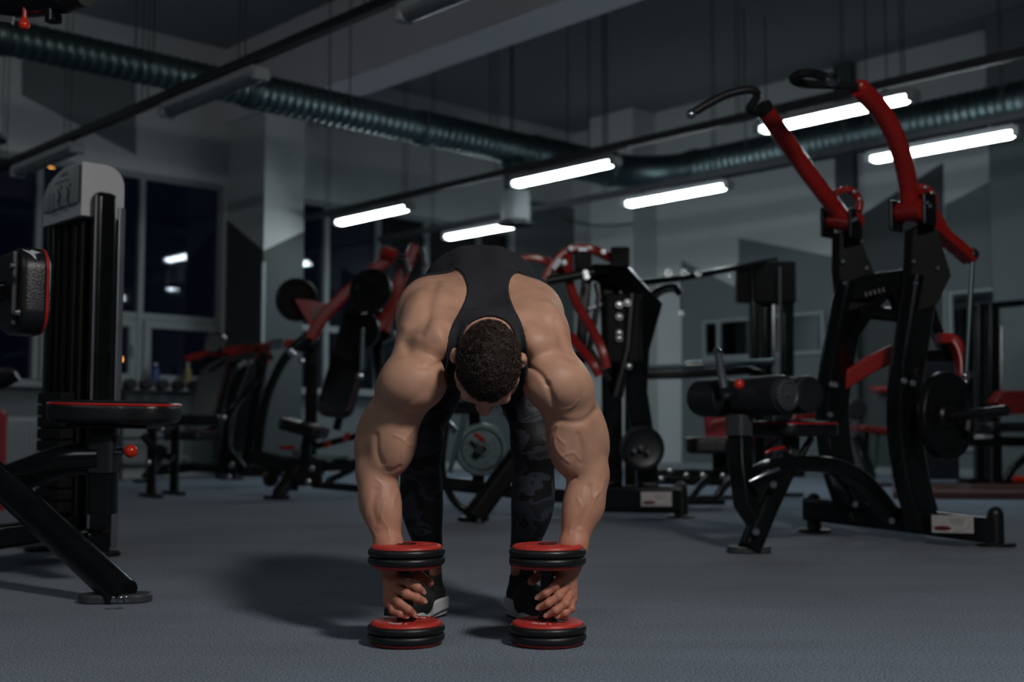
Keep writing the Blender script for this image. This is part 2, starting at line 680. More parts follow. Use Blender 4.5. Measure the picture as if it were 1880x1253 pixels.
# mirrors hung on the mural wall
def mirror(pts, label, split=None):
    c = [to_uvz(on_u(x, y, U0 - .03)) for x, y in pts]
    va, vb = max(p[1] for p in c), min(p[1] for p in c)
    za, zb = min(p[2] for p in c), max(p[2] for p in c)
    root = thing('wall_mirror', RM(U0 - .02, (va + vb) / 2, za), label, 'mirror')
    mb = MB(); mb.rbox(U0 - .025, U0 - .006, vb, va, za, zb)
    mb.build('glass', M['mirror'], root)
    for (r0, r1, z0, z1) in ((vb, va, za, za + .05), (vb, va, zb - .04, zb), (vb, vb + .05, za + .05, zb - .04), (va - .05, va, za + .05, zb - .04)):
        mb = MB(); mb.rbox(U0 - .045, U0 - .006, r0, r1, z0, z1, .005)
        mb.build('frame', M['alu'], root)
    if split:
        m_ = va + (vb - va) * split
        mb = MB(); mb.rbox(U0 - .045, U0 - .006, m_ - .03, m_ + .03, za + .05, zb - .04, .005)
        mb.build('frame', M['alu'], root)


mirror([(1290, 590), (1515, 650)], 'low wide framed mirror on the mural wall behind the cable tower', .14)
mirror([(1741, 536), (1860, 830)], 'tall framed mirror on the mural wall at the right edge')

# radiator under the left window
def radiator(u0, u1, label):
    root = thing('radiator', RM((u0 + u1) / 2, V0 - .1, .16), label, 'radiator')
    mb = MB(); mb.rbox(u0, u1, V0 - .09, V0 - .03, .16, .68, .01)
    mb.build('body', M['white_plastic'], root)
    mb = MB()
    n = int((u1 - u0) / .05)
    for i in range(n):
        mb.rbox(u0 + .02 + i * .05, u0 + .045 + i * .05, V0 - .11, V0 - .09, .2, .64, .006)
    o = mb.build('fins', M['white_plastic'], root)
    o['kind'] = 'stuff'
    mb = MB(); mb.tube([RM(u1, V0 - .06, .22), RM(u1 + .1, V0 - .06, .22), RM(u1 + .1, V0 - .06, .02)], .012, smooth=4)
    mb.build('pipe', M['white_plastic'], root)


radiator(4.55, 5.25, 'white panel radiator under the window left of the weight stack')
radiator(5.5, 6.9, 'long white panel radiator under the window behind the black benches')

# --- air ducts
def duct_run(root, pts, r, rings=0.085, name='duct_section'):
    """spiral-seam duct: the seams are raised rings"""
    pts = [Vector(p) for p in pts]
    prof_pts, scale = [], []
    mb = MB()
    d = (pts[-1] - pts[0])
    L = d.length
    a = d.normalized()
    n = max(2, int(L / rings))
    prof = []
    for i in range(n):
        z = L * i / n
        s = L / n
        prof += [(r, z), (r, z + s * .80), (r * 1.03, z + s * .86), (r * 1.03, z + s * .94)]
    prof.append((r, L))
    mb.lathe(pts[0], a, prof, 28)
    return mb.build(name, M['dull_steel'], root, None)


ZD = 3.6
VD = 9.5
UD = 11.1
duct = thing('air_duct', RM(6, VD, ZD), 'galvanised spiral air duct with white round outlets under the ceiling', 'duct')
segs = [(-1.0, 3.4, .135), (3.4, 5.6, .145), (5.6, 7.6, .165), (7.6, 9.2, .18), (9.2, 10.4, .195)]
for (ua, ub, r) in segs:
    duct_run(duct, [RM(ua, VD, ZD), RM(ub, VD, ZD)], r)
    mb = MB(); mb.lathe(RM(ub, VD, ZD), UDIR, [(r, -.06), (r + .012, -.05), (r + .022, 0), (r + .022, .05), (r, .06)], 28)
    mb.build('collar', M['dull_steel'], duct)
mb = MB()
arc = [RM(10.4, VD, ZD)] + [RM(10.4 + .7 * math.sin(t), VD - .7 * (1 - math.cos(t)), ZD) for t in np.linspace(.1, PI / 2, 9)]
mb.tube(arc, .197, n=28)
mb.build('elbow', M['dull_steel'], duct)
duct_run(duct, [RM(UD, VD - .7, ZD), RM(UD, -1.0, ZD)], .195)
mb = MB(); mb.lathe(RM(UD, VD - .72, ZD), -VDIR, [(.195, -.05), (.215, -.04), (.215, .06), (.195, .07)], 28)
mb.build('collar', M['dull_steel'], duct)
for i, u in enumerate((2.2, 4.6, 6.6, 8.7, 9.9)):
    for s in (-.17, .17):
        mb = MB(); mb.tube([RM(u, VD + s, ZD), RM(u, VD + s, ZC)], .007, n=6)
        mb.build('hanger_rod', M['grey_plastic'], duct)
for v in (7.9, 6.4, 4.6, 2.8):
    for s in (-.2, .2):
        mb = MB(); mb.tube([RM(UD + s, v, ZD), RM(UD + s, v, ZC)], .007, n=6)
        mb.build('hanger_rod', M['grey_plastic'], duct)


def nozzle(uv, label, r=.17):
    root = duct
    u, v = uv
    mb = MB(); mb.tube([RM(u, v + .12, ZD - .1), RM(u, v + .02, ZD - .2), RM(u, v, ZD - .36), RM(u, v, ZD - .5)], r * .8, n=20, smooth=4)
    mb.build('outlet_elbow', M['dull_steel'], root)
    mb = MB(); mb.lathe(RM(u, v, ZD - .5), (0, 0, -1), [(r * .8, -.02), (r, 0), (r, .30), (r * .96, .32)], 24)
    mb.build('outlet_body', M['white_plastic'], root)
    mb = MB(); mb.lathe(RM(u, v, ZD - .8), (0, 0, -1), [(r * .9, 0), (r * 1.25, .04), (r * 1.25, .06), (r * .6, .05), (r * .5, .03), (0, .03)], 24)
    mb.build('outlet_rim', M['grey_plastic'], root)


pz = P(938, 370, 13.0)
uu = to_uvz(pz)
nozzle((uu[0], VD - .06), 'round white air diffuser hanging from the duct bend', .16)
pz = P(0, 190, 9.0)
nozzle((to_uvz(pz)[0] - .08, VD - .06), 'round air diffuser hanging from the duct at the left edge', .17)

# --- lamp rows
def lamp(u, v, lit, label, z=3.0, half=.68):
    root = thing('tube_lamp', RM(u, v, z), label, 'lamp', None)
    mb = MB(); mb.rbox(u - .07, u + .07, v - half, v + half, z + .0, z + .055, .012)
    mb.build('housing', M['white_plastic'], root)
    mb = MB()
    out = []
    for i in range(9):
        t = PI * i / 8
        out.append((-.06 * math.cos(t), -.055 * math.sin(t)))
    vs, fs = [], []
    k = len(out)
    stations = [(-half + .03, .75), (-half + .07, 1), (half - .07, 1), (half - .03, .75)]
    for (s, sc) in stations:
        for (a, c) in out:
            vs.append(RM(u + a * sc, v + s, z + c * sc))
    for i in range(len(stations) - 1):
        for j in range(k - 1):
            fs.append((i * k + j, i * k + j + 1, (i + 1) * k + j + 1, (i + 1) * k + j))
        fs.append((i * k + k - 1, i * k, (i + 1) * k, (i + 1) * k + k - 1))
    fs.append(tuple(range(k - 1, -1, -1)))
    fs.append(tuple(3 * k + j for j in range(k)))
    mb.add(vs, fs)
    mb.build('diffuser', M['lamp'] if lit else M['lamp_off'], root)
    for s in (-1, 1):
        mb = MB(); mb.rbox(u - .066, u + .066, v + s * half - .035, v + s * half + .035, z - .05, z + .04, .018)
        mb.build('end_cap', M['white_plastic'], root)
        mb = MB(); mb.rbox(u - .012, u + .012, v + s * .45 - .02, v + s * .45 + .02, z + .05, z + .088)
        mb.build('bracket', M['grey_plastic'], root)


ROW = {'a': (4.37, [10.95, 7.93, 4.95]), 'b': (8.18, [11.1, 8.06, 5.1]), 'c': (9.8, [11.04, 8.0, 5.05])}
names = {
    'a': ['unlit tube lamp on the near rail above the weight stack', 'unlit tube lamp crossing the duct on the near rail', 'unlit tube lamp cut by the top edge of the photo'],
    'b': ['lit tube lamp left of the man, leftmost of the lit lamps', 'lit tube lamp just before the duct bend', 'lit tube lamp behind the tall red lever arms'],
    'c': ['lit tube lamp right above the man\'s back', 'lit tube lamp below the duct bend', 'lit tube lamp at the right edge under the duct']}
for k, (u, vs_) in ROW.items():
    for v, lb in zip(vs_, names[k]):
        lamp(u, v, k != 'a', lb)
    rail = thing('lamp_rail', RM(u, 6, 3.12), {'a': 'black ceiling rail carrying the unlit lamps', 'b': 'black ceiling rail passing in front of the duct', 'c': 'black ceiling rail below the duct along the mural wall'}[k], 'rail')
    mb = MB(); mb.rbox(u - .035, u + .035, -3, V0 - .02, 3.092, 3.16, .006)
    mb.build('channel', M['grey_plastic'] if k != 'a' else M['frame2'], rail)
    for v in np.arange(-1.5, V0, 1.5):
        for s in (-.025, .025):
            mb = MB(); mb.tube([RM(u + s, v, 3.16), RM(u + s, v, ZC)], .005, n=6)
            mb.build('suspension_wire', M['grey_plastic'], rail)

# added lit lamps out of view, to brighten the beam, column and ceiling
for u, v, where in ((.57, 10.9, 'near the windows on the middle rail, left of the photo'), (-2.6, -1.1, 'on the rear rail, behind the camera'), (.57, -4.1, 'at the far rear end of the middle rail')):
    lamp(u, v, True, 'lit tube lamp ' + where)
for u, va, vb, where in ((-2.6, -5, 3, 'rear'), (.57, -5, 12.5, 'middle')):  # unseen rails that hold the added fill lamps
    rail = thing('lamp_rail', RM(u, 1, 3.12), 'black ceiling rail over the %s of the gym behind the camera' % where, 'rail')
    mb = MB(); mb.rbox(u - .035, u + .035, va, vb, 3.092, 3.16, .006)
    mb.build('channel', M['frame2'], rail)
    for v in np.arange(va + .5, vb, 1.6):
        mb = MB(); mb.tube([RM(u, v, 3.16), RM(u, v, ZC)], .005, n=6)
        mb.build('suspension_wire', M['grey_plastic'], rail)

# lifting platform at the right
root = thing('lifting_platform', G(1800, 905), 'low red-brown lifting platform on the carpet at the right', 'platform')
A, B_ = G(1585, 893), G(1900, 925)
mb = MB()
pl = [G(1640, 917), G(1960, 919), G(1960, 900), G(1640, 899)]
mb.slab([Vector((p.x, p.y, 0.001)) for p in pl], (0, 0, 1), .05)
mb.build('deck', M['platform'], root)
mb = MB(); mb.tube([G(1722, 901, .03), G(1950, 902, .03)], .06, .06)
mb.build('edge_rail', M['frame'], root)
# ================================================================== the man
X0 = -0.0635
TO = np.array((X0 - .026, 3.45, 0.94))
TA = np.array((.052, -.875, -.485)); TA /= np.linalg.norm(TA)
TN = np.array((0, -.485, .875)); TN = TN - TA * TN.dot(TA); TN /= np.linalg.norm(TN)
TX = np.array((1.0, 0, 0))


def T(s, x, h):
    return TO + TA * s + TX * x + TN * h


def Q(px, py, Y):
    return np.array(P(px, py, Y))


class Field:
    """distance field on a grid; shapes are melted together with a soft minimum"""
    FAR = 0.05

    def __init__(s, lo, hi, h):
        s.lo, s.h = np.array(lo, float), h
        s.n = np.ceil((np.array(hi) - s.lo) / h).astype(int) + 1
        s.f = np.full(s.n, s.FAR, np.float32)
        s.ax = [(s.lo[i] + h * np.arange(s.n[i])).astype(np.float32) for i in range(3)]

    def window(s, lo, hi):
        a = np.clip(np.floor((np.array(lo) - s.lo) / s.h).astype(int), 0, s.n)
        b = np.clip(np.ceil((np.array(hi) - s.lo) / s.h).astype(int) + 1, 0, s.n)
        if np.any(b - a < 1):
            return None, None
        sl = tuple(slice(a[i], b[i]) for i in range(3))
        g = (s.ax[0][sl[0]][:, None, None], s.ax[1][sl[1]][None, :, None], s.ax[2][sl[2]][None, None, :])
        return sl, g

    def put(s, sl, d, k, sub=False):
        f = s.f[sl]
        if sub:
            h = np.maximum(k - np.abs(f + d), 0) / k
            s.f[sl] = np.maximum(f, -d) + h * h * (k / 4)
        else:
            h = np.maximum(k - np.abs(f - d), 0) / k
            s.f[sl] = np.minimum(f, d) - h * h * (k / 4)

    def cap(s, a, b, ra, rb, k=.03, flat=None, sub=False):
        a, b = np.array(a, float), np.array(b, float)
        R = max(ra, rb) * (1.0 if flat is None else max(1.0, flat[1]))
        m = R + s.FAR + k
        sl, g = s.window(np.minimum(a, b) - m, np.maximum(a, b) + m)
        if sl is None:
            return
        ab = b - a
        L = max(1e-9, ab.dot(ab))
        q = [g[i] - a[i] for i in range(3)]
        t = np.clip((q[0] * ab[0] + q[1] * ab[1] + q[2] * ab[2]) / L, 0, 1)
        q = [q[i] - t * ab[i] for i in range(3)]
        if flat is not None:
            fd = np.array(flat[0], float); fd /= np.linalg.norm(fd)
            c = q[0] * fd[0] + q[1] * fd[1] + q[2] * fd[2]
            e = (1 / flat[1] - 1)
            q = [q[i] + c * fd[i] * e for i in range(3)]
        d = np.sqrt(q[0] ** 2 + q[1] ** 2 + q[2] ** 2) - (ra + (rb - ra) * t)
        s.put(sl, d.astype(np.float32), k, sub)

    def ell(s, c, r, axes=None, k=.03, sub=False):
        c, r = np.array(c, float), np.array(r, float)
        A = np.eye(3) if axes is None else np.array([np.array(a) / np.linalg.norm(a) for a in axes])
        m = r.max() + s.FAR + k
        sl, g = s.window(c - m, c + m)
        if sl is None:
            return
        q = [g[i] - c[i] for i in range(3)]
        w = [A[j][0] * q[0] + A[j][1] * q[1] + A[j][2] * q[2] for j in range(3)]
        k0 = np.sqrt(sum((w[j] / r[j]) ** 2 for j in range(3)))
        k1 = np.sqrt(sum((w[j] / r[j] ** 2) ** 2 for j in range(3)))
        d = k0 * (k0 - 1) / np.maximum(k1, 1e-6)
        s.put(sl, d.astype(np.float32), k, sub)

    def chain(s, pts, rs, k=.02, flat=None):
        for i in range(len(pts) - 1):
            s.cap(pts[i], pts[i + 1], rs[i], rs[i + 1], k, flat)

    def surface(s, f=None):
        """naive surface nets"""
        f = s.f if f is None else f
        neg = f < 0
        a = [neg[i:f.shape[0] - 1 + i, j:f.shape[1] - 1 + j, k:f.shape[2] - 1 + k] for i in (0, 1) for j in (0, 1) for k in (0, 1)]
        alln, anyn = a[0].copy(), a[0].copy()
        for x in a[1:]:
            alln &= x
            anyn |= x
        cells = np.argwhere(anyn & ~alln)
        corner = np.array([(i, j, k) for i in (0, 1) for j in (0, 1) for k in (0, 1)])
        vals = np.stack([f[cells[:, 0] + c[0], cells[:, 1] + c[1], cells[:, 2] + c[2]] for c in corner], 1)
        acc = np.zeros((len(cells), 3)); cnt = np.zeros(len(cells))
        for i in range(8):
            for j in range(i + 1, 8):
                if np.abs(corner[i] - corner[j]).sum() == 1:
                    m = (vals[:, i] < 0) != (vals[:, j] < 0)
                    t = vals[m, i] / (vals[m, i] - vals[m, j])
                    acc[m] += corner[i] + t[:, None] * (corner[j] - corner[i])
                    cnt[m] += 1
        v = (cells + acc / cnt[:, None]) * s.h + s.lo
        idx = np.full(np.array(f.shape) - 1, -1, np.int32)
        idx[tuple(cells.T)] = np.arange(len(cells))
        faces = []
        for axis in range(3):
            o1, o2 = [(1, 2), (2, 0), (0, 1)][axis]
            s0 = [slice(None)] * 3; s1 = [slice(None)] * 3
            s0[axis] = slice(0, f.shape[axis] - 1); s1[axis] = slice(1, f.shape[axis])
            e = np.argwhere(neg[tuple(s0)] != neg[tuple(s1)])
            ok = (e[:, o1] > 0) & (e[:, o2] > 0) & (e[:, o1] < f.shape[o1] - 1) & (e[:, o2] < f.shape[o2] - 1)
            e = e[ok]
            d1 = np.zeros(3, int); d1[o1] = 1
            d2 = np.zeros(3, int); d2[o2] = 1
            q = np.stack([idx[tuple((e - d1 - d2).T)], idx[tuple((e - d2).T)], idx[tuple(e.T)], idx[tuple((e - d1).T)]], 1)
            fl = ~neg[tuple(e.T)]
            q[fl] = q[fl][:, ::-1]
            faces.append(q)
        faces = np.concatenate(faces)
        faces = faces[(faces >= 0).all(1)]
        return v, faces


def mesh_normals(v, f):
    n = np.cross(v[f[:, 2]] - v[f[:, 0]], v[f[:, 3]] - v[f[:, 1]])
    out = np.zeros_like(v)
    for i in range(4):
        for c in range(3):
            out[:, c] += np.bincount(f[:, i], n[:, c], len(v))
    return out / np.maximum(np.linalg.norm(out, axis=1, keepdims=True), 1e-12)


def project(v):
    d = v - np.array((0, 0, CAM_Z))
    z = d[..., 1] * cp + d[..., 2] * sp
    y = -d[..., 1] * sp + d[..., 2] * cp
    return np.stack([CX + F_PX * d[..., 0] / z, CY - F_PX * y / z], -1)


def poly_dist(p, pl, closed=True):
    """distance (pixels) from points p to polyline pl; negative inside when closed"""
    pl = np.array(pl, float)
    n = len(pl)
    best = np.full(len(p), 1e9)
    ins = np.zeros(len(p), bool)
    for i in range(n if closed else n - 1):
        a, b = pl[i], pl[(i + 1) % n]
        ab = b - a
        t = np.clip(((p - a) @ ab) / max(1e-9, ab @ ab), 0, 1)
        best = np.minimum(best, np.linalg.norm(p - a - t[:, None] * ab, axis=1))
        if closed:
            c = ((a[1] > p[:, 1]) != (b[1] > p[:, 1]))
            if abs(b[1] - a[1]) > 1e-9:
                ins ^= c & (p[:, 0] < (b[0] - a[0]) * (p[:, 1] - a[1]) / (b[1] - a[1]) + a[0])
    return np.where(ins, -best, best) if closed else best


def curve2d(pts, n=6):
    return np.array([(q.x, q.y) for q in catmull([Vector((x, y, 0)) for x, y in pts], n)])


def sculpt(v, f, strokes, passes=1):
    """raise (+) or press in (-) the skin along lines drawn on it; width in photo pixels, height in metres"""
    n = mesh_normals(v, f)
    px = project(v)
    view = v - np.array((0, 0, CAM_Z))
    view /= np.linalg.norm(view, axis=1, keepdims=True)
    face = np.clip(-(n * view).sum(1) * 4, 0, 1)
    for pts, w, amp in strokes:
        pl = curve2d(pts) if len(pts) > 2 else np.array(pts, float)
        lo, hi = pl.min(0) - 3 * w, pl.max(0) + 3 * w
        m = np.where((px > lo).all(1) & (px < hi).all(1) & (face > 0) & (v[:, 1] < 3.34))[0]
        if len(m) == 0:
            continue
        d = poly_dist(px[m], pl, False)
        v[m] += n[m] * (amp * np.exp(-(d / w) ** 2) * face[m])[:, None]
    return v


# ---- arms: joints as image column, row and depth
ARM = {
    -1: dict(delt=(757, 705, 2.960), s=(738, 728, 3.01), e=(693, 868, 3.03), f1=(697, 925, 3.015), w=(714, 1004, 2.968),
             bi=(724, 802, 2.992), tri=(689, 792, 3.045), hand=(718, 1036, 2.96)),
    1: dict(delt=(1022, 706, 2.965), s=(1040, 730, 2.99), e=(1079, 872, 3.03), f1=(1073, 928, 3.015), w=(1052, 1004, 2.968),
            bi=(1045, 804, 2.990), tri=(1082, 792, 3.045), hand=(1046, 1038, 2.96)),
}


def torso(F):
    ax = (TX, TA, TN)
    F.ell(T(-.05, 0, -.035), (.155, .13, .10), ax, .05)
    F.cap(T(-.02, 0, -.018), T(.22, 0, -.008), .091, .102, .05, (TX, 1.4))
    F.ell(T(.27, 0, -.005), (.18, .2, .11), ax, .05)
    for s in (-1, 1):
        F.ell(T(.27 + .02 * s, s * (.140 - .010 * s), .0), (.084, .155, .088), ax, .04)
        F.ell(T(.37 + .012 * s, s * (.107 - .010 * s), .055), (.081 - .003 * s, .11, .052), ax, .03)
        F.cap(T(-.03, s * .045, .046), T(.3, s * .036, .075), .036, .03, .018)
        F.cap(T(.49, s * .03, .055), T(.43, s * .15, .035), .05, .055, .03)
        F.ell(T(.40, s * .085, -.07), (.1, .09, .055), ax, .03)
        F.cap(T(.40 + .02 * s, s * (.142 - .008 * s), .03), Q(*ARM[s]['delt']) + np.array((0, .05, .03)), .062, .065 - .002 * s, .04)


def arm(F, s):
    A = ARM[s]
    q = {k: Q(*p) for k, p in A.items()}
    ad = q['e'] - q['s']; ad /= np.linalg.norm(ad)
    side = np.cross(ad, (0, 1, 0)); side /= np.linalg.norm(side)
    dep = np.cross(side, ad)
    F.ell(q['delt'], (.086, .082, .073), ((1, 0, -.25 * s), (0, 1, 0), (.25 * s, 0, 1)), .028)
    F.ell(q['delt'] + np.array((s * .022, .045, -.012)), (.062, .06, .075), None, .03)
    F.ell(Q(*((798, 630, 2.99) if s < 0 else (986, 634, 2.99))), (.056, .062, .050), ((1, 0, -.35 * s), (0, 1, 0), (.35 * s, 0, 1)), .024)
    F.cap(q['s'], q['e'], .062, .044, .03)
    F.ell(q['bi'], (.05, .044, .094), (side, dep, ad), .03)
    F.ell(q['bi'] + np.array((-s * .012, -.0, -.035)), (.036, .04, .062), (side, dep, ad), .02)
    F.ell(q['tri'], (.046, .052, .098), (side, dep, ad), .022)
    F.ell(q['e'] + np.array((s * .008, .012, -.002)), (.036, .036, .04), None, .03)
    # forearm
    fd = q['w'] - q['e']; fd /= np.linalg.norm(fd)
    fs = np.cross(fd, (0, 1, 0)); fs /= np.linalg.norm(fs)
    F.chain([q['e'], q['f1'], q['w']], [.043, .043, .03], .03)
    F.ell(q['e'] * .62 + q['w'] * .38 + np.array((s * .014, .0, .01)), (.034, .04, .088), (fs, np.cross(fs, fd), fd), .022)
    F.ell(q['e'] * .58 + q['w'] * .42 + np.array((-s * .014, -.006, 0)), (.03, .036, .078), (fs, np.cross(fs, fd), fd), .02)
    F.cap(q['w'], q['hand'], .030, .027, .02, ((1, -.6 * s, 0), 1.12))


HAND = {
    -1: dict(w=(717, 1032, 2.962),
             f=[[(728, 1062, 2.948), (750, 1070, 2.914), (767, 1080, 2.910), (775, 1086, 2.922)],
                [(722, 1078, 2.948), (746, 1091, 2.910), (766, 1099, 2.906), (777, 1104, 2.918)],
                [(717, 1094, 2.952), (734, 1108, 2.912), (750, 1120, 2.905), (759, 1128, 2.916)],
                [(714, 1106, 2.956), (722, 1121, 2.920), (735, 1128, 2.910), (745, 1132, 2.914)]],
             th=[(722, 1040, 2.975), (745, 1045, 2.992), (768, 1056, 2.990), (789, 1071, 2.978)], heel=(724, 1085, 2.978)),
    1: dict(w=(1045, 1034, 2.962),
            f=[[(1031, 1060, 2.948), (1018, 1078, 2.914), (1002, 1090, 2.908), (989, 1097, 2.918)],
               [(1041, 1074, 2.948), (1026, 1096, 2.910), (1006, 1109, 2.904), (991, 1116, 2.916)],
               [(1047, 1088, 2.952), (1038, 1109, 2.912), (1020, 1122, 2.904), (1005, 1130, 2.914)],
               [(1050, 1100, 2.956), (1048, 1118, 2.920), (1037, 1127, 2.910), (1026, 1132, 2.914)]],
            th=[(1036, 1042, 2.975), (1015, 1046, 2.992), (994, 1055, 2.990), (976, 1068, 2.978)], heel=(1036, 1088, 2.978)),
}


def hand(F, s):
    H = HAND[s]
    w = Q(*H['w'])
    for i, fg in enumerate(H['f']):
        p = [Q(*a) for a in fg]
        r = (.0099, .0101, .0097, .0087)[i]
        F.cap(w + (p[0] - w) * .1, p[0], .017, .0125, .012)
        F.ell(p[0], (.0125, .0125, .0125), None, .008)
        F.chain(p, [r * 1.14, r * 1.06, r * .98, r * .86], .004)
        F.ell(p[1], (r * 1.13,) * 3, None, .004)
    th = [Q(*a) for a in H['th']]
    F.chain(th, [.018, .0145, .0115, .0098], .01)
    hp = Q(*H['heel'])
    F.ell(hp, (.016, .022, .034), None, .012)
    F.cap(w, hp, .024, .016, .014)


HC = Q(896, 671, 2.86)
HUP = np.array((.03, -.985, -.10)); HUP /= np.linalg.norm(HUP)       # towards the crown
HX = np.array((1.0, 0, -.075)); HX -= HUP * HX.dot(HUP); HX /= np.linalg.norm(HX)
HF = np.cross(HUP, HX); HF *= -1 if HF[2] > 0 else 1                 # the way the face looks (down)


def Hd(x, c, f):
    return HC + HX * x + HUP * c + HF * f


def head(F):
    ax = (HX, HUP, HF)
    F.ell(Hd(0, 0, -.006), (.069, .088, .094), ax, .01)
    F.ell(Hd(0, -.03, .02), (.066, .075, .078), ax, .02)
    F.cap(Hd(0, -.09, .045), Hd(0, -.11, .062), .05, .03, .03)
    F.cap(Hd(-.045, -.018, .076), Hd(.045, -.018, .076), .014, .014, .014)
    F.cap(Hd(0, -.025, .086), Hd(0, -.062, .113), .011, .0145, .012)
    F.ell(Hd(.012, -.066, .104), (.010, .010, .011), ax, .006)
    F.ell(Hd(-.012, -.066, .104), (.010, .010, .011), ax, .006)
    for s in (-1, 1):
        F.ell(Hd(s * .032, -.034, .086), (.014, .009, .012), ax, .008, sub=True)
        F.ell(Hd(s * .080, -.02, -.016), (.012, .028, .019), ax, .006)
        F.cap(Hd(s * .056, -.03, .03), Hd(s * .05, -.06, .05), .02, .022, .02)
    F.cap(Hd(-.022, -.094, .09), Hd(.022, -.094, .09), .007, .007, .008)
    neck(F)


def neck(F):
    F.cap(Hd(0, -.055, -.03), T(.46, 0, .01), .056, .066, .03)
    F.cap(Hd(0, -.07, -.045), T(.47, 0, .05), .045, .05, .03)


LEG = {-1: dict(h=(X0 - .118, 3.53, .865), k=Q(768, 812, 3.36), a=Q(789, 1036, 3.41), c=Q(772, 905, 3.415)),
       1: dict(h=(X0 + .066, 3.53, .865), k=Q(984, 812, 3.36), a=Q(960, 1036, 3.41), c=Q(982, 905, 3.415))}


def legs(F, e=0.0, hips=True):
    if hips:
        F.ell(T(-.05, 0, -.035), (.156 + e, .131 + e, .101 + e), (TX, TA, TN), .05)
    for s in (-1, 1):
        L = LEG[s]
        h, k, a, c = (np.array(L[i]) for i in 'hkac')
        F.cap(h, k, .088 + e, .06 + e, .03)
        F.ell(h * .55 + k * .45 + np.array((0, -.02, 0)), (.076 + e, .085 + e, .15 + e), None, .04)
        F.ell(k + np.array((0, -.012, 0)), (.052 + e, .05 + e, .06 + e), None, .03)
        F.cap(k, a, .052 + e, .036 + e, .04)
        F.ell(c, (.053 + e, .06 + e, .115 + e), None, .04)


# ---- grow the body
BF = Field((-.44, 2.68, .08), (.31, 3.68, 1.09), .0034)
torso(BF)
for s in (-1, 1):
    arm(BF, s)
_keep = BF.f.copy()
neck(BF)
TANK_F = BF.f.copy()
BF.f = _keep
head(BF)
for s in (-1, 1):
    hand(BF, s)
legs(BF, -.012, False)
for s in (-1, 1):
    a = np.array(LEG[s]['a'])
    BF.cap(a, a + np.array((0, .0, -.06)), .033, .036, .01)

ARM_L = list(curve2d([(650, 538), (722, 538), (748, 527), (770, 506), (798, 491), (828, 490), (848, 502), (857, 525), (855, 546), (845, 569), (831, 595), (822, 622), (818, 650), (818, 690), (826, 722)], 4)) + [(820, 900), (760, 1200), (600, 1200), (560, 600)]
ARM_R = list(curve2d([(1110, 521), (1040, 521), (1003, 522), (985, 511), (966, 501), (948, 501), (937, 513), (934, 535), (942, 562), (956, 590), (966, 620), (970, 655), (968, 690), (955, 722)], 4)) + [(960, 900), (1000, 1200), (1180, 1200), (1200, 600)]
NECK = list(curve2d([(846, 640), (848, 620), (858, 598), (878, 585), (899, 581), (920, 585), (938, 599), (948, 625), (950, 650)], 4)) + [(940, 780), (850, 780)]

skin_v, skin_f = BF.surface()
# finer hands take the place of the coarse ones
parts_v, parts_f = [], []
keep = np.ones(len(skin_f), bool)
cen = skin_v[skin_f].mean(1)
for s in (-1, 1):
    pts = np.array([Q(*a) for fg in HAND[s]['f'] for a in fg] + [Q(*a) for a in HAND[s]['th']] + [Q(*HAND[s]['w'])])
    lo, hi = pts.min(0) - .028, pts.max(0) + .028
    hi[2] = Q(*HAND[s]['w'])[2] + .012
    hf = Field(lo - .003, hi + .003, .0017)
    arm(hf, s)
    hand(hf, s)
    keep &= ~((cen > lo) & (cen < hi)).all(1)
    parts_v.append((hf, *hf.surface()))
skin_f = skin_f[keep]

vein = []
for pts in ([(738, 838), (742, 812), (757, 792), (768, 770)], [(724, 800), (738, 806), (752, 818), (764, 812)],
            [(682, 915), (672, 935), (676, 960), (690, 985)], [(705, 925), (700, 950), (712, 970), (716, 990)], [(728, 905), (722, 930), (733, 955)],
            [(690, 880), (702, 892), (700, 915)],
            [(1018, 800), (1020, 822), (1034, 840), (1046, 850)], [(1030, 838), (1052, 832), (1066, 846)], [(1010, 790), (1024, 782), (1022, 800), (1036, 815)],
            [(1098, 905), (1086, 930), (1078, 950), (1064, 975)], [(1060, 915), (1068, 935), (1052, 955), (1046, 980)], [(1110, 880), (1104, 900), (1090, 915)],
            [(1010, 745), (1030, 752), (1050, 748), (1062, 735)]):
    vein.append((pts, 2.3, .0015))
groove = [
    # valley between shoulder blade / rear delt and front delt
    ([(824, 660), (806, 667), (788, 674), (770, 674)], 4.5, -.004),
    ([(770, 664), (752, 650), (744, 632)], 9, -.004),
    ([(956, 668), (976, 676), (992, 688), (1004, 706)], 5, -.005), ([(1004, 706), (1012, 728), (1018, 744)], 6, -.005),
    # blade ridge and the hollow beside it
    ([(800, 520), (790, 550), (784, 585), (772, 612)], 9, -.005), ([(770, 545), (752, 580), (744, 600)], 12, .005),
    ([(800, 600), (812, 630), (800, 650)], 14, .006), ([(985, 540), (1000, 580), (1010, 612)], 9, -.004),
    ([(965, 600), (975, 630), (985, 655)], 14, .005), ([(1020, 590), (1034, 630), (1050, 660)], 8, -.003),
    # delt bottom edges and biceps parting
    ([(738, 742), (756, 736), (774, 720)], 4, -.0008), ([(722, 750), (744, 756), (762, 750)], 3, .0008), ([(1012, 768), (1044, 776), (1074, 772), (1096, 752)], 6, -.004),
    ([(690, 800), (692, 830), (700, 850)], 6, -.004), ([(1062, 800), (1068, 830), (1066, 850)], 6, -.003),
    ([(712, 864), (724, 864), (734, 858)], 4, -.003), ([(1036, 872), (1046, 880), (1056, 878)], 4, -.004),
    ([(690, 900), (684, 930), (690, 960)], 6, -.003), ([(1082, 895), (1080, 930), (1066, 965)], 6, -.003),
    ([(975, 720), (990, 735), (1000, 750)], 14, .004), ([(780, 735), (760, 748)], 14, .004),
]
skin_v = sculpt(skin_v, skin_f, groove + vein)
all_v, all_f = [skin_v], [skin_f]
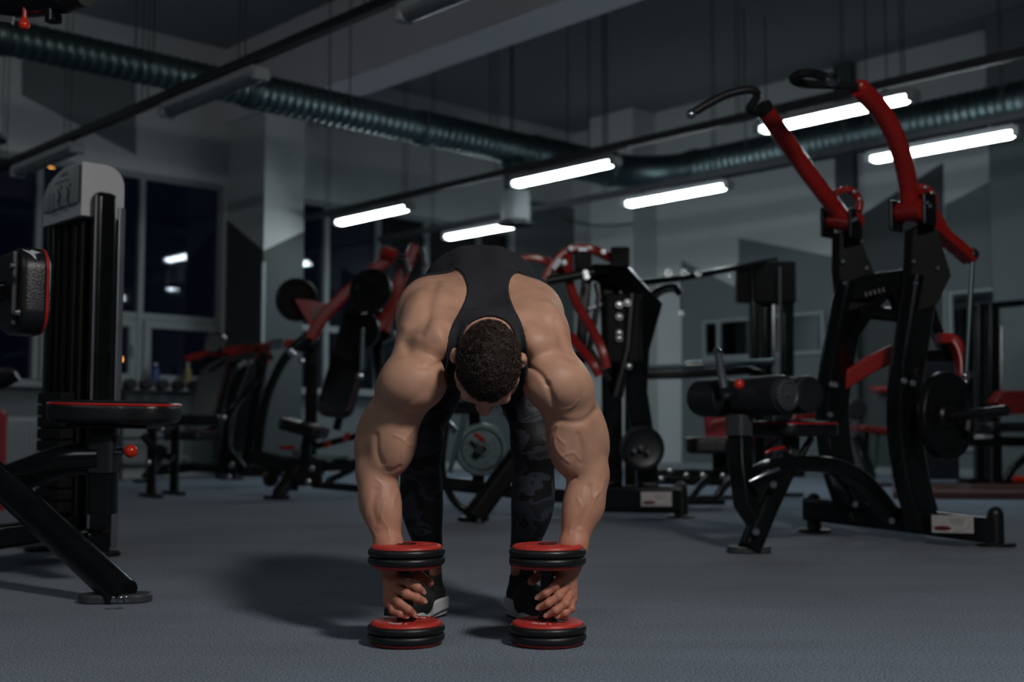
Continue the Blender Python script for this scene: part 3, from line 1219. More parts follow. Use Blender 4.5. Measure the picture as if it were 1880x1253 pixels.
off = len(skin_v)
for hf, hv, hfc in parts_v:
    kn = []
    all_v.append(hv); all_f.append(hfc + off); off += len(hv)
body_v, body_f = np.concatenate(all_v), np.concatenate(all_f)
used = np.unique(body_f)
remap = np.full(len(body_v), -1); remap[used] = np.arange(len(used))
body_v, body_f = body_v[used], remap[body_f]


def np_mesh(name, v, f, material, parent):
    me = bpy.data.meshes.new(name)
    base = np.array(OFF[parent.name])
    v = (v - base).astype(np.float32)
    me.vertices.add(len(v)); me.vertices.foreach_set('co', v.ravel())
    k = f.shape[1]
    me.loops.add(f.size); me.loops.foreach_set('vertex_index', f.astype(np.int32).ravel())
    me.polygons.add(len(f)); me.polygons.foreach_set('loop_start', np.arange(0, f.size, k, dtype=np.int32))
    me.polygons.foreach_set('loop_total', np.full(len(f), k, np.int32))
    me.polygons.foreach_set('use_smooth', np.ones(len(f), bool))
    me.materials.append(material)
    me.update(calc_edges=True)
    me.validate()
    o = bpy.data.objects.new(name, me)
    COL.objects.link(o)
    o.parent = parent
    OFF[o.name] = OFF[parent.name]
    return o


def skin_mat():
    m = mat('skin', (180, 139, 117), 0.5, vary=0.10, scale=22, bump=0.10, bscale=420, spec=0.32, rvary=0.08)
    nt = m.node_tree
    bsdf = nt.nodes['Principled BSDF']
    bsdf.inputs['Subsurface Weight'].default_value = 0.12
    bsdf.inputs['Subsurface Radius'].default_value = (0.012, 0.005, 0.003)
    bsdf.inputs['Subsurface Scale'].default_value = 0.6
    old = bsdf.inputs['Base Color'].links[0].from_socket
    tc = nt.nodes.new('ShaderNodeTexCoord')
    sx = nt.nodes.new('ShaderNodeSeparateXYZ')
    nt.links.new(tc.outputs['Object'], sx.inputs[0])
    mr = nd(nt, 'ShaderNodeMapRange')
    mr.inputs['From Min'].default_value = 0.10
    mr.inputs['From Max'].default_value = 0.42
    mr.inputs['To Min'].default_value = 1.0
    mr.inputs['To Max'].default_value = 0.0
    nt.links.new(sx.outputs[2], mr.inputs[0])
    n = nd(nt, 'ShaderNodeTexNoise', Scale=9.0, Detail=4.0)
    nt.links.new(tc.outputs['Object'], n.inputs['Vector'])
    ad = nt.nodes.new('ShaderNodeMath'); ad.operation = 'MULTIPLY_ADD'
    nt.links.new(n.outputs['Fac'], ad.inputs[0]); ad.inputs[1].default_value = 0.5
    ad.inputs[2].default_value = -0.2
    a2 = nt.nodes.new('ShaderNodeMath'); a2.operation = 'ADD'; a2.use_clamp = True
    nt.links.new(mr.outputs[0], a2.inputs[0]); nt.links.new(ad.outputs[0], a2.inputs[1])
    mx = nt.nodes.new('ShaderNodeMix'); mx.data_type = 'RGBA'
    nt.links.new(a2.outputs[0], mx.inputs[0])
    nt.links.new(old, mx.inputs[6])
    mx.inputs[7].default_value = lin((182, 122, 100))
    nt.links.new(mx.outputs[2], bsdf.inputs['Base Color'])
    return m


M['skin'] = skin_mat()
M['tank'] = mat('charcoal_jersey', (41, 42, 47), 0.85, bump=0.25, bscale=500, spec=0.2, vary=0.08, scale=40)
M['hair'] = mat('dark_brown_hair', (54, 42, 36), 0.32, vary=0.3, scale=30)
M['scalp'] = mat('hair_roots', (30, 23, 20), 0.7, vary=0.3, scale=60, bump=0.5, bscale=180)
M['shoe'] = mat('black_knit_upper', (22, 22, 24), 0.8, bump=0.5, bscale=350)
M['sole'] = mat('white_foam_sole', (196, 198, 202), 0.6, vary=0.04)
M['lace'] = mat('dark_grey_lace', (58, 58, 62), 0.7)


def camo():
    m = mat('dark_camo_leggings', (34, 36, 44), 0.6, spec=0.3)
    nt = m.node_tree
    bsdf = nt.nodes['Principled BSDF']
    tc = nt.nodes.new('ShaderNodeTexCoord')
    mp = nt.nodes.new('ShaderNodeMapping'); mp.inputs['Scale'].default_value = (9, 9, 14)
    n = nd(nt, 'ShaderNodeTexNoise', Scale=1.3, Detail=2.5, Roughness=0.45, Distortion=0.6)
    r = nt.nodes.new('ShaderNodeValToRGB'); r.color_ramp.interpolation = 'CONSTANT'
    e = r.color_ramp.elements
    e[0].color = lin((18, 19, 22)); e[1].position = .46; e[1].color = lin((50, 53, 62))
    x = e.new(.56); x.color = lin((32, 34, 40))
    nt.links.new(tc.outputs['Object'], mp.inputs[0]); nt.links.new(mp.outputs[0], n.inputs['Vector'])
    nt.links.new(n.outputs['Fac'], r.inputs[0]); nt.links.new(r.outputs[0], bsdf.inputs['Base Color'])
    return m


M['camo'] = camo()

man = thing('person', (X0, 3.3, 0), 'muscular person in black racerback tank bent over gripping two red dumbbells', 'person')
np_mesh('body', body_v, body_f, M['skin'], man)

M['nail'] = mat('fingernail', (196, 150, 132), 0.3, vary=0.03)
for s in (-1, 1):
    for fg in HAND[s]['f'] + [HAND[s]['th']]:
        a_, b_ = Vector(Q(*fg[-2])), Vector(Q(*fg[-1]))
        d_ = (b_ - a_).normalized()
        up_ = Vector((0, -1, .25)); up_ = (up_ - d_ * up_.dot(d_)).normalized()
        sd_ = d_.cross(up_)
        c_ = b_ + d_ * .0015 + up_ * .0068
        mb = MB()
        mb.slab([c_ + d_ * (.0062 * math.cos(t)) + sd_ * (.0050 * math.sin(t)) for t in np.linspace(0, 2 * PI, 15)[:-1]], up_, .0022, .001)
        mb.build('fingernail', M['nail'], man, 60)

# tank top: a layer over the torso, cut out at the arms and the neck
tf = TANK_F - .0045
band = np.argwhere(np.abs(tf) < .016)
pw = band * BF.h + BF.lo
pp = project(pw)
mpp = pw[:, 1] / F_PX
sv_ = (pw - TO) @ TA
dl, dr, dk = (poly_dist(pp, g) * mpp for g in (ARM_L, ARM_R, NECK))
hem = -((pw - TO) @ TA) - .12
xv_ = pw[:, 0] - X0 + .026 * (1 - sv_ / .5)
dl, dr = np.minimum(dl, .150 + xv_), np.minimum(dr, .135 - xv_)
dl, dr = np.maximum(dl, .15 - sv_), np.maximum(dr, .15 - sv_)
cut = np.maximum(np.maximum(-dl, -dr), np.maximum(-dk, hem))
rim = -cut
lift = .0013 * (np.clip(1 - np.abs(rim - .005) / .006, 0, 1))
val = np.maximum(tf[tuple(band.T)] - lift, cut)
tf2 = np.where(tf > 0, .02, -.02).astype(np.float32)
tf2[tuple(band.T)] = val
# solid inside is hollowed where cut
deep = np.argwhere(tf <= -.016)
tf2[tuple(deep.T)] = .02
tv, tq = BF.surface(tf2)
np_mesh('tank_top', tv, tq, M['tank'], man)

# leggings
LF = Field((-.42, 3.2, .10), (.29, 3.72, 1.1), .005)
legs(LF, .002)
lg = np.stack(np.meshgrid(*LF.ax, indexing='ij'), -1)
lv, lq = LF.surface(np.maximum(np.maximum(LF.f, (.135 - LF.ax[2])[None, None, :]), np.minimum((lg - TO) @ TA + .03, (lg - TO) @ TN + .05).astype(np.float32)))
np_mesh('leggings', lv, lq, M['camo'], man)

# hair: cropped cap and curls
HFld = Field(HC - .14, HC + .14, .0035)
HFld.ell(Hd(0, 0, -.006), (.0715, .091, .0965), (HX, HUP, HF), .01)
HFld.ell(Hd(0, -.03, .02), (.067, .077, .080), (HX, HUP, HF), .02)
g = np.stack(np.meshgrid(*HFld.ax, indexing='ij'), -1) - HC
cc, ff, xx = g @ HUP, g @ HF, g @ HX
line = -(cc - .62 * ff + .006 + .012 * np.cos(xx * 70))
hv, hq = HFld.surface(np.maximum(HFld.f, np.maximum(line, -(HFld.f + .012))))
hair = np_mesh('hair', hv, hq, M['scalp'], man)
hn = mesh_normals(hv, hq)
outer = np.where((((hv - HC) @ HUP - .62 * ((hv - HC) @ HF)) > -.004) & ((hn * (hv - HC)).sum(1) > 0))[0]
NS = 15000
pick = rng.choice(outer, NS)
rt = hv[pick] + rng.normal(0, .0012, (NS, 3))
nn = hn[pick]
swirl = np.cross(nn, HUP) + HF * .55
swirl -= nn * (swirl * nn).sum(1, keepdims=True)
swirl /= np.maximum(np.linalg.norm(swirl, axis=1, keepdims=True), 1e-6)
clump = np.sin(rt[:, :1] * 150 + 3 * np.sin(rt[:, 1:2] * 160)) * np.cos(rt[:, 2:3] * 140 + 2 * np.sin(rt[:, :1] * 120))
t2 = np.cross(nn, swirl)
ang = clump * 2.4 + rng.normal(0, .45, (NS, 1))
lean = swirl * np.cos(ang) + t2 * np.sin(ang)
lat = np.cross(nn, lean)
Ls = rng.uniform(.008, .015, (NS, 1)) * (0.55 + .45 * np.clip(((rt - HC) @ HUP + .02)[:, None] / .07, 0, 1))
st = []
for t, up, fw in ((0, -.15, 0), (.4, .42, .35), (.75, .52, .8), (1.0, .34, 1.15)):
    c = rt + Ls * (nn * up + lean * fw)
    w = .0008 * (1 - .75 * t)
    for k in range(3):
        a = 2 * PI * k / 3
        st.append(c + w * (lat * math.cos(a) + nn * math.sin(a)))
sv = np.stack(st, 1).reshape(-1, 3)
q = []
for i in range(3):
    for k in range(3):
        q.append((i * 3 + k, i * 3 + (k + 1) % 3, (i + 1) * 3 + (k + 1) % 3, (i + 1) * 3 + k))
sq = (np.arange(NS)[:, None, None] * 12 + np.array(q)[None]).reshape(-1, 4)
cur = np_mesh('curls', sv, sq, M['hair'], hair)
cur['kind'] = 'stuff'

# shoes
def shoe(s, heel, toe):
    heel, toe = Vector(heel), Vector(toe)
    d = (toe - heel); L = d.length; d.normalize()
    side = Vector((-d.y, d.x, 0))
    inn = side if side.x * -s > 0 else -side         # towards the other foot
    def at(t, w, z):
        return heel + d * (L * t) + inn * w + Vector((0, 0, z))
    prof = [(-.02, 0, .0), (.0, .026, -.026), (.08, .036, -.037), (.25, .036, -.036), (.45, .034, -.038), (.65, .044, -.046), (.8, .046, -.044), (.92, .034, -.03), (1.0, .012, -.012), (1.02, 0, 0)]
    outl = [at(t, a, 0) for t, a, b_ in prof] + [at(t, b_, 0) for t, a, b_ in reversed(prof[1:-1])]
    outl = catmull(outl, 3, True)
    SF = Field(np.minimum(np.array(heel), np.array(toe)) - .09, np.maximum(np.array(heel), np.array(toe)) + np.array((.09, .09, .15)), .003)
    A = lambda t, w, z: np.array(at(t, w, z))
    SF.cap(A(.14, 0, .055), A(.5, -.002, .05), .036, .038, .02)
    SF.cap(A(.5, 0, .05), A(.84, 0, .036), .04, .034, .03, (np.array(side), 1.12))
    SF.cap(A(.16, 0, .06), A(.2, 0, .105), .036, .036, .02)
    SF.cap(A(.34, 0, .085), A(.62, 0, .066), .022, .016, .015)
    z = SF.ax[2][None, None, :]
    ff_ = np.maximum(SF.f, .022 - z)
    gg = np.stack(np.meshgrid(*SF.ax, indexing='ij'), -1) - A(.2, 0, .118)
    ank = np.sqrt((gg ** 2 * np.array((1, 1, .55))).sum(-1)) - .033
    ff_ = np.maximum(ff_, -ank)
    v_, q_ = SF.surface(ff_.astype(np.float32))
    up = np_mesh('shoe', v_, q_, M['shoe'], man)
    mb = MB(); mb.slab(outl, (0, 0, 1), .03, .007)
    # raised heel and arch wings of the midsole
    w_ = [at(t, a * 1.03, .02) for t, a, b_ in prof[1:5]]
    mb.tube([at(.0, 0, .034), at(.04, .03, .035), at(.2, .037, .036), at(.42, .035, .03)], .017, .034, corner=.3, smooth=3)
    mb.tube([at(.0, 0, .034), at(.04, -.03, .035), at(.2, -.037, .036), at(.42, -.036, .03)], .017, .034, corner=.3, smooth=3)
    mb.build('sole', M['sole'], up)
    mb = MB(); mb.slab(outl, (0, 0, 1), .006)
    mb.build('tread', M['rubber'], up)
    for i in range(4):
        t = .40 + i * .075
        mb = MB(); mb.tube([at(t, .022, .087 - i * .007), at(t + .015, .008, .1 - i * .0085), at(t + .02, -.012, .1 - i * .0085), at(t + .03, -.024, .084 - i * .007)], .0032, n=6, smooth=3)
        mb.build('lace', M['lace'], up)
    mb = MB(); mb.tube([at(.30, 0, .10), at(.34, 0, .125), at(.345, 0, .14)], .04, .008, up=tuple(d), smooth=3)
    mb.build('tongue', M['shoe'], up)
    return up


shoe(-1, (-.207, 3.43, 0), (-.313, 3.165, 0))
shoe(1, (.012, 3.43, 0), (.095, 3.165, 0))
# ================================================================== the two dumbbells
def dumbbell(px, label):
    c = Vector(((px - CX) / F_PX * 2.945, 2.945, 0))
    root = thing('dumbbell', c, label, 'dumbbell', 'dumbbells under the man\'s hands')
    R = .0925
    for z0, inner in ((0.0, 1), (.180, -1)):
        for k in range(2):
            a = z0 + .0085 + k * .0195
            mb = MB(); mb.lathe(c, (0, 0, 1), [(R * .7, a), (R - .006, a), (R - .0015, a + .003), (R, a + .007), (R, a + .0125), (R - .0015, a + .0165), (R - .006, a + .0195), (R * .7, a + .0195)], 56)
            mb.build('rubber_ring', M['rubber'], root)
        for (za, zb) in ((z0 + .010, z0), (z0 + .045, z0 + .056)):
            d = 1 if zb > za else -1
            h = abs(zb - za)
            mb = MB(); mb.lathe(c + Vector((0, 0, za)), (0, 0, d), [(.086, 0), (.0855, h * .45), (.083, h * .75), (.078, h * .95), (.074, h), (.062, h * .82), (.034, h * .80), (.030, h), (.022, h), (0, h)], 56)
            o = mb.build('red_cap', M['red_satin'], root)
            # raised ribs round the cap
            mb = MB()
            zt = za + d * h
            n = Vector((0, 0, 1))
            for j in range(6):
                t = j * PI / 3 + .5
                x, y = Vector((math.cos(t), math.sin(t), 0)), Vector((-math.sin(t), math.cos(t), 0))
                mb.obox(c + x * .049 + Vector((0, 0, zt - d * .002)), x, y, n, .026, .010, .0035, .001)
            mb.build('ribs', M['red_satin'], o)
            if d > 0:
                mb = MB(); mb.lathe(c + Vector((0, 0, zt)), (0, 0, 1), [(.023, -.001), (.023, .0015), (.019, .002), (.014, -.001), (0, -.001)], 24)
                mb.build('bolt_cover', M['rubber'], o)
                if z0 == 0:
                    # two curved printed lines, dashes like lettering too small to read
                    mb = MB()
                    for a0, a1, rr in ((-2.35, -1.45, .052), (.75, 1.25, .058)):
                        m = int((a1 - a0) / .09)
                        for j in range(m):
                            t = a0 + (j + .5) * (a1 - a0) / m
                            if j % 5 == 3:
                                continue
                            x, y = Vector((math.cos(t), math.sin(t), 0)), Vector((-math.sin(t), math.cos(t), 0))
                            mb.obox(c + x * rr + Vector((0, 0, zt - h * .19 + .001)), x, y, n, .0075, .0042, .0016)
                    q = mb.build('lettering', M['white_label'], o)
                    q['kind'] = 'stuff'
    mb = MB(); mb.lathe(c, (0, 0, 1), [(.024, .055), (.024, .062), (.0165, .067), (.0155, .075), (.0175, .1), (.0185, .118), (.0175, .136), (.0155, .16), (.0165, .168), (.024, .173), (.024, .181)], 28)
    mb.build('handle', M['rubber'], root)
    return root


dumbbell(748.5, 'red and black dumbbell standing on end under the hand at the photo\'s left')
dumbbell(1004.5, 'red and black dumbbell standing on end under the hand at the photo\'s right')
# ================================================================== training machines
Z = Vector((0, 0, 1))


def PP(pts):
    return [P(*p) for p in pts]


def tb(root, name, pts, w, h=None, material=None, **kw):
    return tube_part(name, PP(pts), w, h, M[material or 'frame'], root, **kw)


def weight_plate(c, axis, r, th, label, group=None, material='iron', hole=.026):
    root = thing('weight_plate', c, label, 'weight plate', group)
    a = Vector(axis).normalized()
    h = th / 2
    mb = MB()
    mb.lathe(c, a, [(hole, -h), (r * .26, -h), (r * .30, -h * .45), (r * .74, -h * .45), (r * .80, -h), (r * .97, -h), (r, -h * .6), (r, h * .6), (r * .97, h), (r * .80, h), (r * .74, h * .45), (r * .30, h * .45), (r * .26, h), (hole, h), (hole, -h)], 40)
    mb.build('disc', M[material], root)
    x = a.cross(Z).normalized(); y = a.cross(x)
    for s in (-1, 1):
        mb = MB()
        for k in range(9):
            t = (-.55 + k * .137) + (0 if s > 0 else PI)
            if k in (3, 6):
                continue
            rd = x * math.cos(t) + y * math.sin(t); tg = -x * math.sin(t) + y * math.cos(t)
            for sd in (-1, 1):
                mb.obox(Vector(c) + rd * r * .54 + a * sd * h * .5, rd, tg, a, r * .14, r * .055, h * .35)
        mb.build('raised_lettering', M[material], root)['kind'] = 'stuff'
    return root


def roller(name, a, b, r, root, cap=True, material='foam'):
    a, b = Vector(a), Vector(b)
    d = b - a
    L = d.length
    mb = MB(); mb.lathe(a, d, [(r * .7, 0), (r * .92, .008), (r, .03), (r, L - .03), (r * .92, L - .008), (r * .7, L)], 28)
    o = mb.build(name, M[material], root)
    if cap:
        mb = MB(); mb.lathe(b, d, [(r * .78, -.004), (r * .78, .008), (r * .6, .014), (r * .55, .010), (r * .15, .010), (r * .12, .016), (0, .016)], 22)
        mb.build('end_cap', M['grey_plastic'], o)
        mb = MB()
        ax = d.normalized(); x = ax.cross(Z).normalized(); y = ax.cross(x)
        for k in range(22):
            t = 2 * PI * k / 22
            rd = x * math.cos(t) + y * math.sin(t)
            mb.obox(b + rd * r * .74 + ax * .008, rd, ax.cross(rd), ax, r * .1, r * .09, .01)
        mb.build('cap_ridges', M['grey_plastic'], o)['kind'] = 'stuff'
    return o


def foot_plate(root, c, d, L, W, hh=.022, name='foot', material='rubber'):
    d = Vector(d).normalized(); n = Vector((-d.y, d.x, 0))
    o = rounded_outline(Vector((c[0], c[1], 0.0)), d, n, L, W, W * .49, 6)
    mb = MB(); mb.slab(o, Z, hh, .006)
    return mb.build(name, M[material], root)


def pad(root, name, c, ax, ay, sx, sy, th, r=.06, piping=True, material='leather', rnd=.022):
    """upholstered pad: face axes ax, ay, thickness along their normal"""
    ax, ay = Vector(ax).normalized(), Vector(ay).normalized()
    n = ax.cross(ay).normalized()
    o = rounded_outline(Vector(c) - n * th / 2, ax, ay, sx, sy, r, 7)
    mb = MB(); mb.slab(o, n, th, rnd)
    p = mb.build(name, M[material], root, 60)
    if piping:
        q = rounded_outline(Vector(c) + n * (th / 2 - rnd * .55), ax, ay, sx - .006, sy - .006, r, 7)
        mb = MB(); mb.tube(q + [q[0]], .0042, n=6, up=tuple(n), caps=False)
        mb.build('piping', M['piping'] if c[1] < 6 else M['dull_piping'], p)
    return p


def label_sign(root, c, ax, ay, w, h, name='label_plate'):
    """white instruction sign: grey text lines too small to read, a red oval mark and a grey swoosh"""
    ax, ay = Vector(ax).normalized(), Vector(ay).normalized()
    n = ax.cross(ay).normalized()
    c = Vector(c)
    mb = MB(); mb.obox(c, ax, ay, n, w, h, .004, .001)
    o = mb.build(name, M['white_label'], root)
    mb = MB()
    mb.slab([c + ax * (-.24 * w + .22 * w * math.cos(t)) + ay * (-.24 * h + .13 * h * math.sin(t)) + n * .0021 for t in np.linspace(0, 2 * PI, 20)[:-1]], n, .0006)
    mb.build('red_oval', M['print_red'], o)
    mb = MB()
    for k in range(4):
        mb.obox(c + ax * (.12 * w) + ay * h * (.30 - k * .10) + n * .0024, ax, ay, n, w * (.42 - .05 * k), h * .03, .0006)
    mb.tube([c + ax * w * a + ay * h * b + n * .0022 for a, b in ((.05, -.42), (.25, -.33), (.4, -.12), (.47, .15))], .0012, n=5, smooth=4)
    mb.build('printed_lines', M['print_grey'], o)['kind'] = 'stuff'
    return o


# ------------------------------------------------------------ selectorised machine at the left edge
def stack_machine():
    root = thing('weight_stack_machine', G(210, 1103), 'black weight stack machine with pale grey cap and red-piped seat at the left', 'exercise machine')
    base = Vector(((140 - CX) / F_PX * 4.95, 4.95, 0))
    def at(u, v, z):
        return base + UDIR * u + VDIR * v + Z * z
    Wu, Wv = .185, .39
    zt = 1.63
    # cap
    def top(u, v):
        r = .085
        a = max(0.0, u - (Wu - r)) / r
        b_ = max(0.0, v - (Wv - .24)) / .24
        return zt - r * (1 - math.sqrt(max(0, 1 - a * a))) - .15 * (1 - math.sqrt(max(0, 1 - b_ * b_ * .96)))
    us = [0, .012] + [Wu - .085 + .085 * math.sin(PI / 2 * k / 7) for k in range(8)]
    vs_ = [0, .01, Wv - .24] + [Wv - .24 + .24 * math.sin(PI / 2 * k / 8) for k in range(1, 9)]
    vv, ff = [], []
    zb_ = 1.40
    for v in vs_:
        for u in us:
            vv.append(at(u, v, max(top(u, v) - (.006 if u == 0 or v == 0 else 0), zb_ + .01)))
    nu, nv = len(us), len(vs_)
    for a in range(nv - 1):
        for b_ in range(nu - 1):
            ff.append((a * nu + b_, a * nu + b_ + 1, (a + 1) * nu + b_ + 1, (a + 1) * nu + b_))
    rim = [k for k in range(nu)] + [a * nu + nu - 1 for a in range(1, nv)] + [(nv - 1) * nu + k for k in range(nu - 2, -1, -1)] + [a * nu for a in range(nv - 2, 0, -1)]
    k0 = len(vv)
    for k in rim:
        q = to_uvz(vv[k] - base)
        vv.append(at(q[0], q[1], zb_))
    for k in range(len(rim)):
        k2 = (k + 1) % len(rim)
        ff.append((rim[k], k0 + k, k0 + k2, rim[k2]))
    ff.append(tuple(k0 + k for k in range(len(rim))))
    mb = MB(); mb.add(vv, ff)
    cap = mb.build('cap', M['cap_grey'], root, 35)
    # placard on the face that looks left
    zz = zt - .02
    o = [at(-.003, .008, 1.455), at(-.003, .008, zt - .035), at(-.003, .02, zt - .018)] + [at(-.003, v, top(.02, v) - .016) for v in (.06, .12, .18, .23, .28, .32, .35, .37)] + [at(-.003, .381, 1.455)]
    mb = MB(); mb.slab(o, -UDIR, .006)
    pl = mb.build('placard', M['placard'], root)
    mb = MB()
    mb.obox(at(-.0095, .165, zz - .018), VDIR, Z, -UDIR, .07, .013, .001)
    mb.obox(at(-.0095, .18, zz - .045), VDIR, Z, -UDIR, .14, .008, .001)
    mb.build('lettering', M['print_blue'], pl)
    mb = MB()
    for v in (.31, .27):
        mb.obox(at(-.0095, v, zz - .125), VDIR, Z, -UDIR, .009, .085, .001)
    mb.obox(at(-.0095, .29, zz - .165), VDIR, Z, -UDIR, .05, .008, .001)
    for v, k in ((.20, 1), (.11, -1)):
        mb.tube([at(-.0095, v + .02, zz - .075), at(-.0095, v, zz - .1), at(-.0095, v + .015, zz - .125), at(-.0095, v - .015, zz - .165)], .004, n=5)
        mb.lathe(at(-.0095, v - .012, zz - .07), -UDIR, [(.009, 0), (.009, .001), (0, .001)], 10)
    mb.build('figures', M['print_blue'], pl)
    # shroud, trim, upright
    mb = MB(); mb.obox(at(Wu / 2 + .006, Wv / 2 + .02, .80), UDIR, VDIR, Z, Wu - .05, Wv - .08, 1.4, .01)
    mb.build('shroud', M['matt'], root)
    for v in (.12, .2, .28):
        tube_part('guide_rod', [at(.03, v, .1), at(.03, v, 1.42)], .011, None, M['matt'], root)
    mb = MB()
    mb.obox(at(Wu - .012, .02, .74), UDIR, VDIR, Z, .03, .07, 1.42, .006)
    mb.build('silver_trim', M['silver'], root)
    mb = MB(); mb.obox(at(.085, -.03, .80), UDIR, VDIR, Z, .095, .07, 1.40, .026)
    up = mb.build('upright', M['frame'], root, 50)
    mb = MB(); mb.obox(at(.036, -.066, .80), UDIR, VDIR, Z, .010, .004, 1.36, .002)
    mb.build('trim_strip', M['silver'], up)  # silver strip put in for the bright highlight down the gloss upright
    mb = MB(); mb.obox(at(.05, .36, .75), UDIR, VDIR, Z, .08, .07, 1.40, .02)
    mb.build('upright', M['frame'], root, 50)
    for k in range(10):
        mb = MB(); mb.obox(at(.0, .2, .20 + k * .05), UDIR, VDIR, Z, .06, .24, .044, .004)
        mb.build('stack_plate', M['matt'], root)
    foot_plate(root, at(.1, -.03, 0), UDIR, .18, .09)
    foot_plate(root, at(.05, .38, 0), UDIR, .18, .09)
    mb = MB(); mb.obox(at(.085, -.03, .055), UDIR, VDIR, Z, .095, .075, .09, .01)
    mb.build('upright_shoe', M['frame'], root)
    # hidden mast beyond the left edge that carries arm, seat and back pad
    mx = P(-120, 800, 4.15)
    mast = Vector((mx.x, mx.y, 0))
    tube_part('mast', [mast, mast + Z * 1.92], .10, .10, M['frame'], root, up=tuple(UDIR))
    foot_plate(root, mast, UDIR, .3, .12)
    tube_part('link_beam', [mast + Z * .12, at(.05, .1, .12)], .07, .09, M['frame'], root)
    # seat
    c = P(212, 757, 4.0)
    n = []
    for k in range(40):
        t = 2 * PI * k / 40
        x, y = math.cos(t), math.sin(t)
        e = .62
        px_ = .205 * (abs(x) ** e) * (1 if x > 0 else -1)
        py_ = .16 * (abs(y) ** e) * (1 if y > 0 else -1)
        py_ *= 1 - .16 * math.exp(-((px_ - .07) / .035) ** 2) - .10 * (px_ > .09)
        n.append((px_, py_))
    ax = Vector((1, .0, -.02)).normalized(); ay = Vector((0, 1, .03)).normalized()
    nn = ax.cross(ay)
    ol = [c - nn * .035 + ax * a + ay * b_ for a, b_ in n]
    mb = MB(); mb.slab(ol, nn, .072, .024)
    st = mb.build('seat', M['leather'], root, 60)
    ring = [c + nn * .026 + ax * a * .985 + ay * b_ * .98 for a, b_ in n]
    mb = MB(); mb.tube(ring + [ring[0]], .0045, n=6, up=tuple(nn), caps=False)
    mb.build('piping', M['piping'], st)
    mb = MB(); mb.obox(c - nn * .045, ax, ay, nn, .26, .18, .012, .003)
    mb.build('seat_plate', M['frame'], st)
    tb(root, 'seat_post', [(190, 778, 4.0), (188, 944, 4.0)], .088, .075, up=(0, 1, 0))
    tb(root, 'seat_post_sleeve', [(191, 800, 4.0), (190, 868, 4.0)], .098, .088, up=(0, 1, 0), material='frame2')
    tb(root, 'seat_arm', [(186, 842, 4.0), (120, 846, 4.0), (60, 866, 4.02), (-30, 900, 4.06), (-120, 935, 4.15)], .053, n=20, smooth=5)
    tb(root, 'leg', [(-120, 780, 4.12), (0, 885, 3.98), (226, 1092, 3.63)], .049, n=20)
    foot_plate(root, G(212, 1106), (1, .12, 0), .212, .105, .026, material='grey_plastic')
    bolts([G(208, 1104, .026), G(222, 1104, .026), G(232, 1103, .026)], Z, root, .006)
    tb(root, 'pull_pin', [(213, 829, 3.97), (228, 829, 3.96)], .013, None, 'steel')
    mb = MB(); mb.ball(P(240, 829, 3.95), .022)
    mb.build('knob', M['knob_red'], root)
    # back pad
    nd_ = Vector((.80, .60, 0)); al = Vector((-.60, .80, 0))
    c = P(66, 531, 3.78) + al * .12
    pd = pad(root, 'back_pad', c, al, Z, .25, .275, .10, .075, True, rnd=.028)
    mb = MB(); mb.obox(c - nd_ * .06, al, Z, nd_, .21, .235, .02, .006)
    mb.build('back_board', M['frame2'], pd)
    q = c - al * .125 - nd_ * .012
    mb = MB(); mb.slab([P(43 + a, 459 + b_, 3.655) for a, b_ in ((0, 0), (14, 3), (18, 1), (34, 6), (22, 9), (24, 17), (16, 9))], (0, -1, 0), .012)
    mb.build('torn_patch', M['cap_grey'], pd)
    bolts([P(25, 488, 3.74), P(33, 574, 3.74)], -nd_, root, .009)
    tube_part('pad_arm', [c - nd_ * .06, c - nd_ * .3 + al * .1, Vector((mast.x, mast.y, 1.0))], .06, .06, M['frame'], root)
    # lever overhead
    tb(root, 'top_beam', [(-120, 20, 4.15), (60, 12, 3.95), (120, 4, 3.85)], .036, n=16)
    tb(root, 'grip', [(118, 6, 3.85), (158, -6, 3.75)], .03, n=16, material='rubber')
    tb(root, 'stub', [(98, 6, 3.88), (98, 40, 3.88)], .027, n=16)
    tb(root, 'bracket', [(-20, 32, 3.95), (24, 38, 3.95)], .02, .03, 'frame2')
    tb(root, 'knob_stem', [(46, 14, 3.93), (45, 36, 3.93)], .009, None, 'red')
    mb = MB(); mb.lathe(P(44, 53, 3.93), Z, [(.0, -.003), (.013, .0), (.019, .010), (.018, .02), (.010, .03), (.009, .04)], 16)
    mb.build('knob', M['knob_red'], root)


stack_machine()


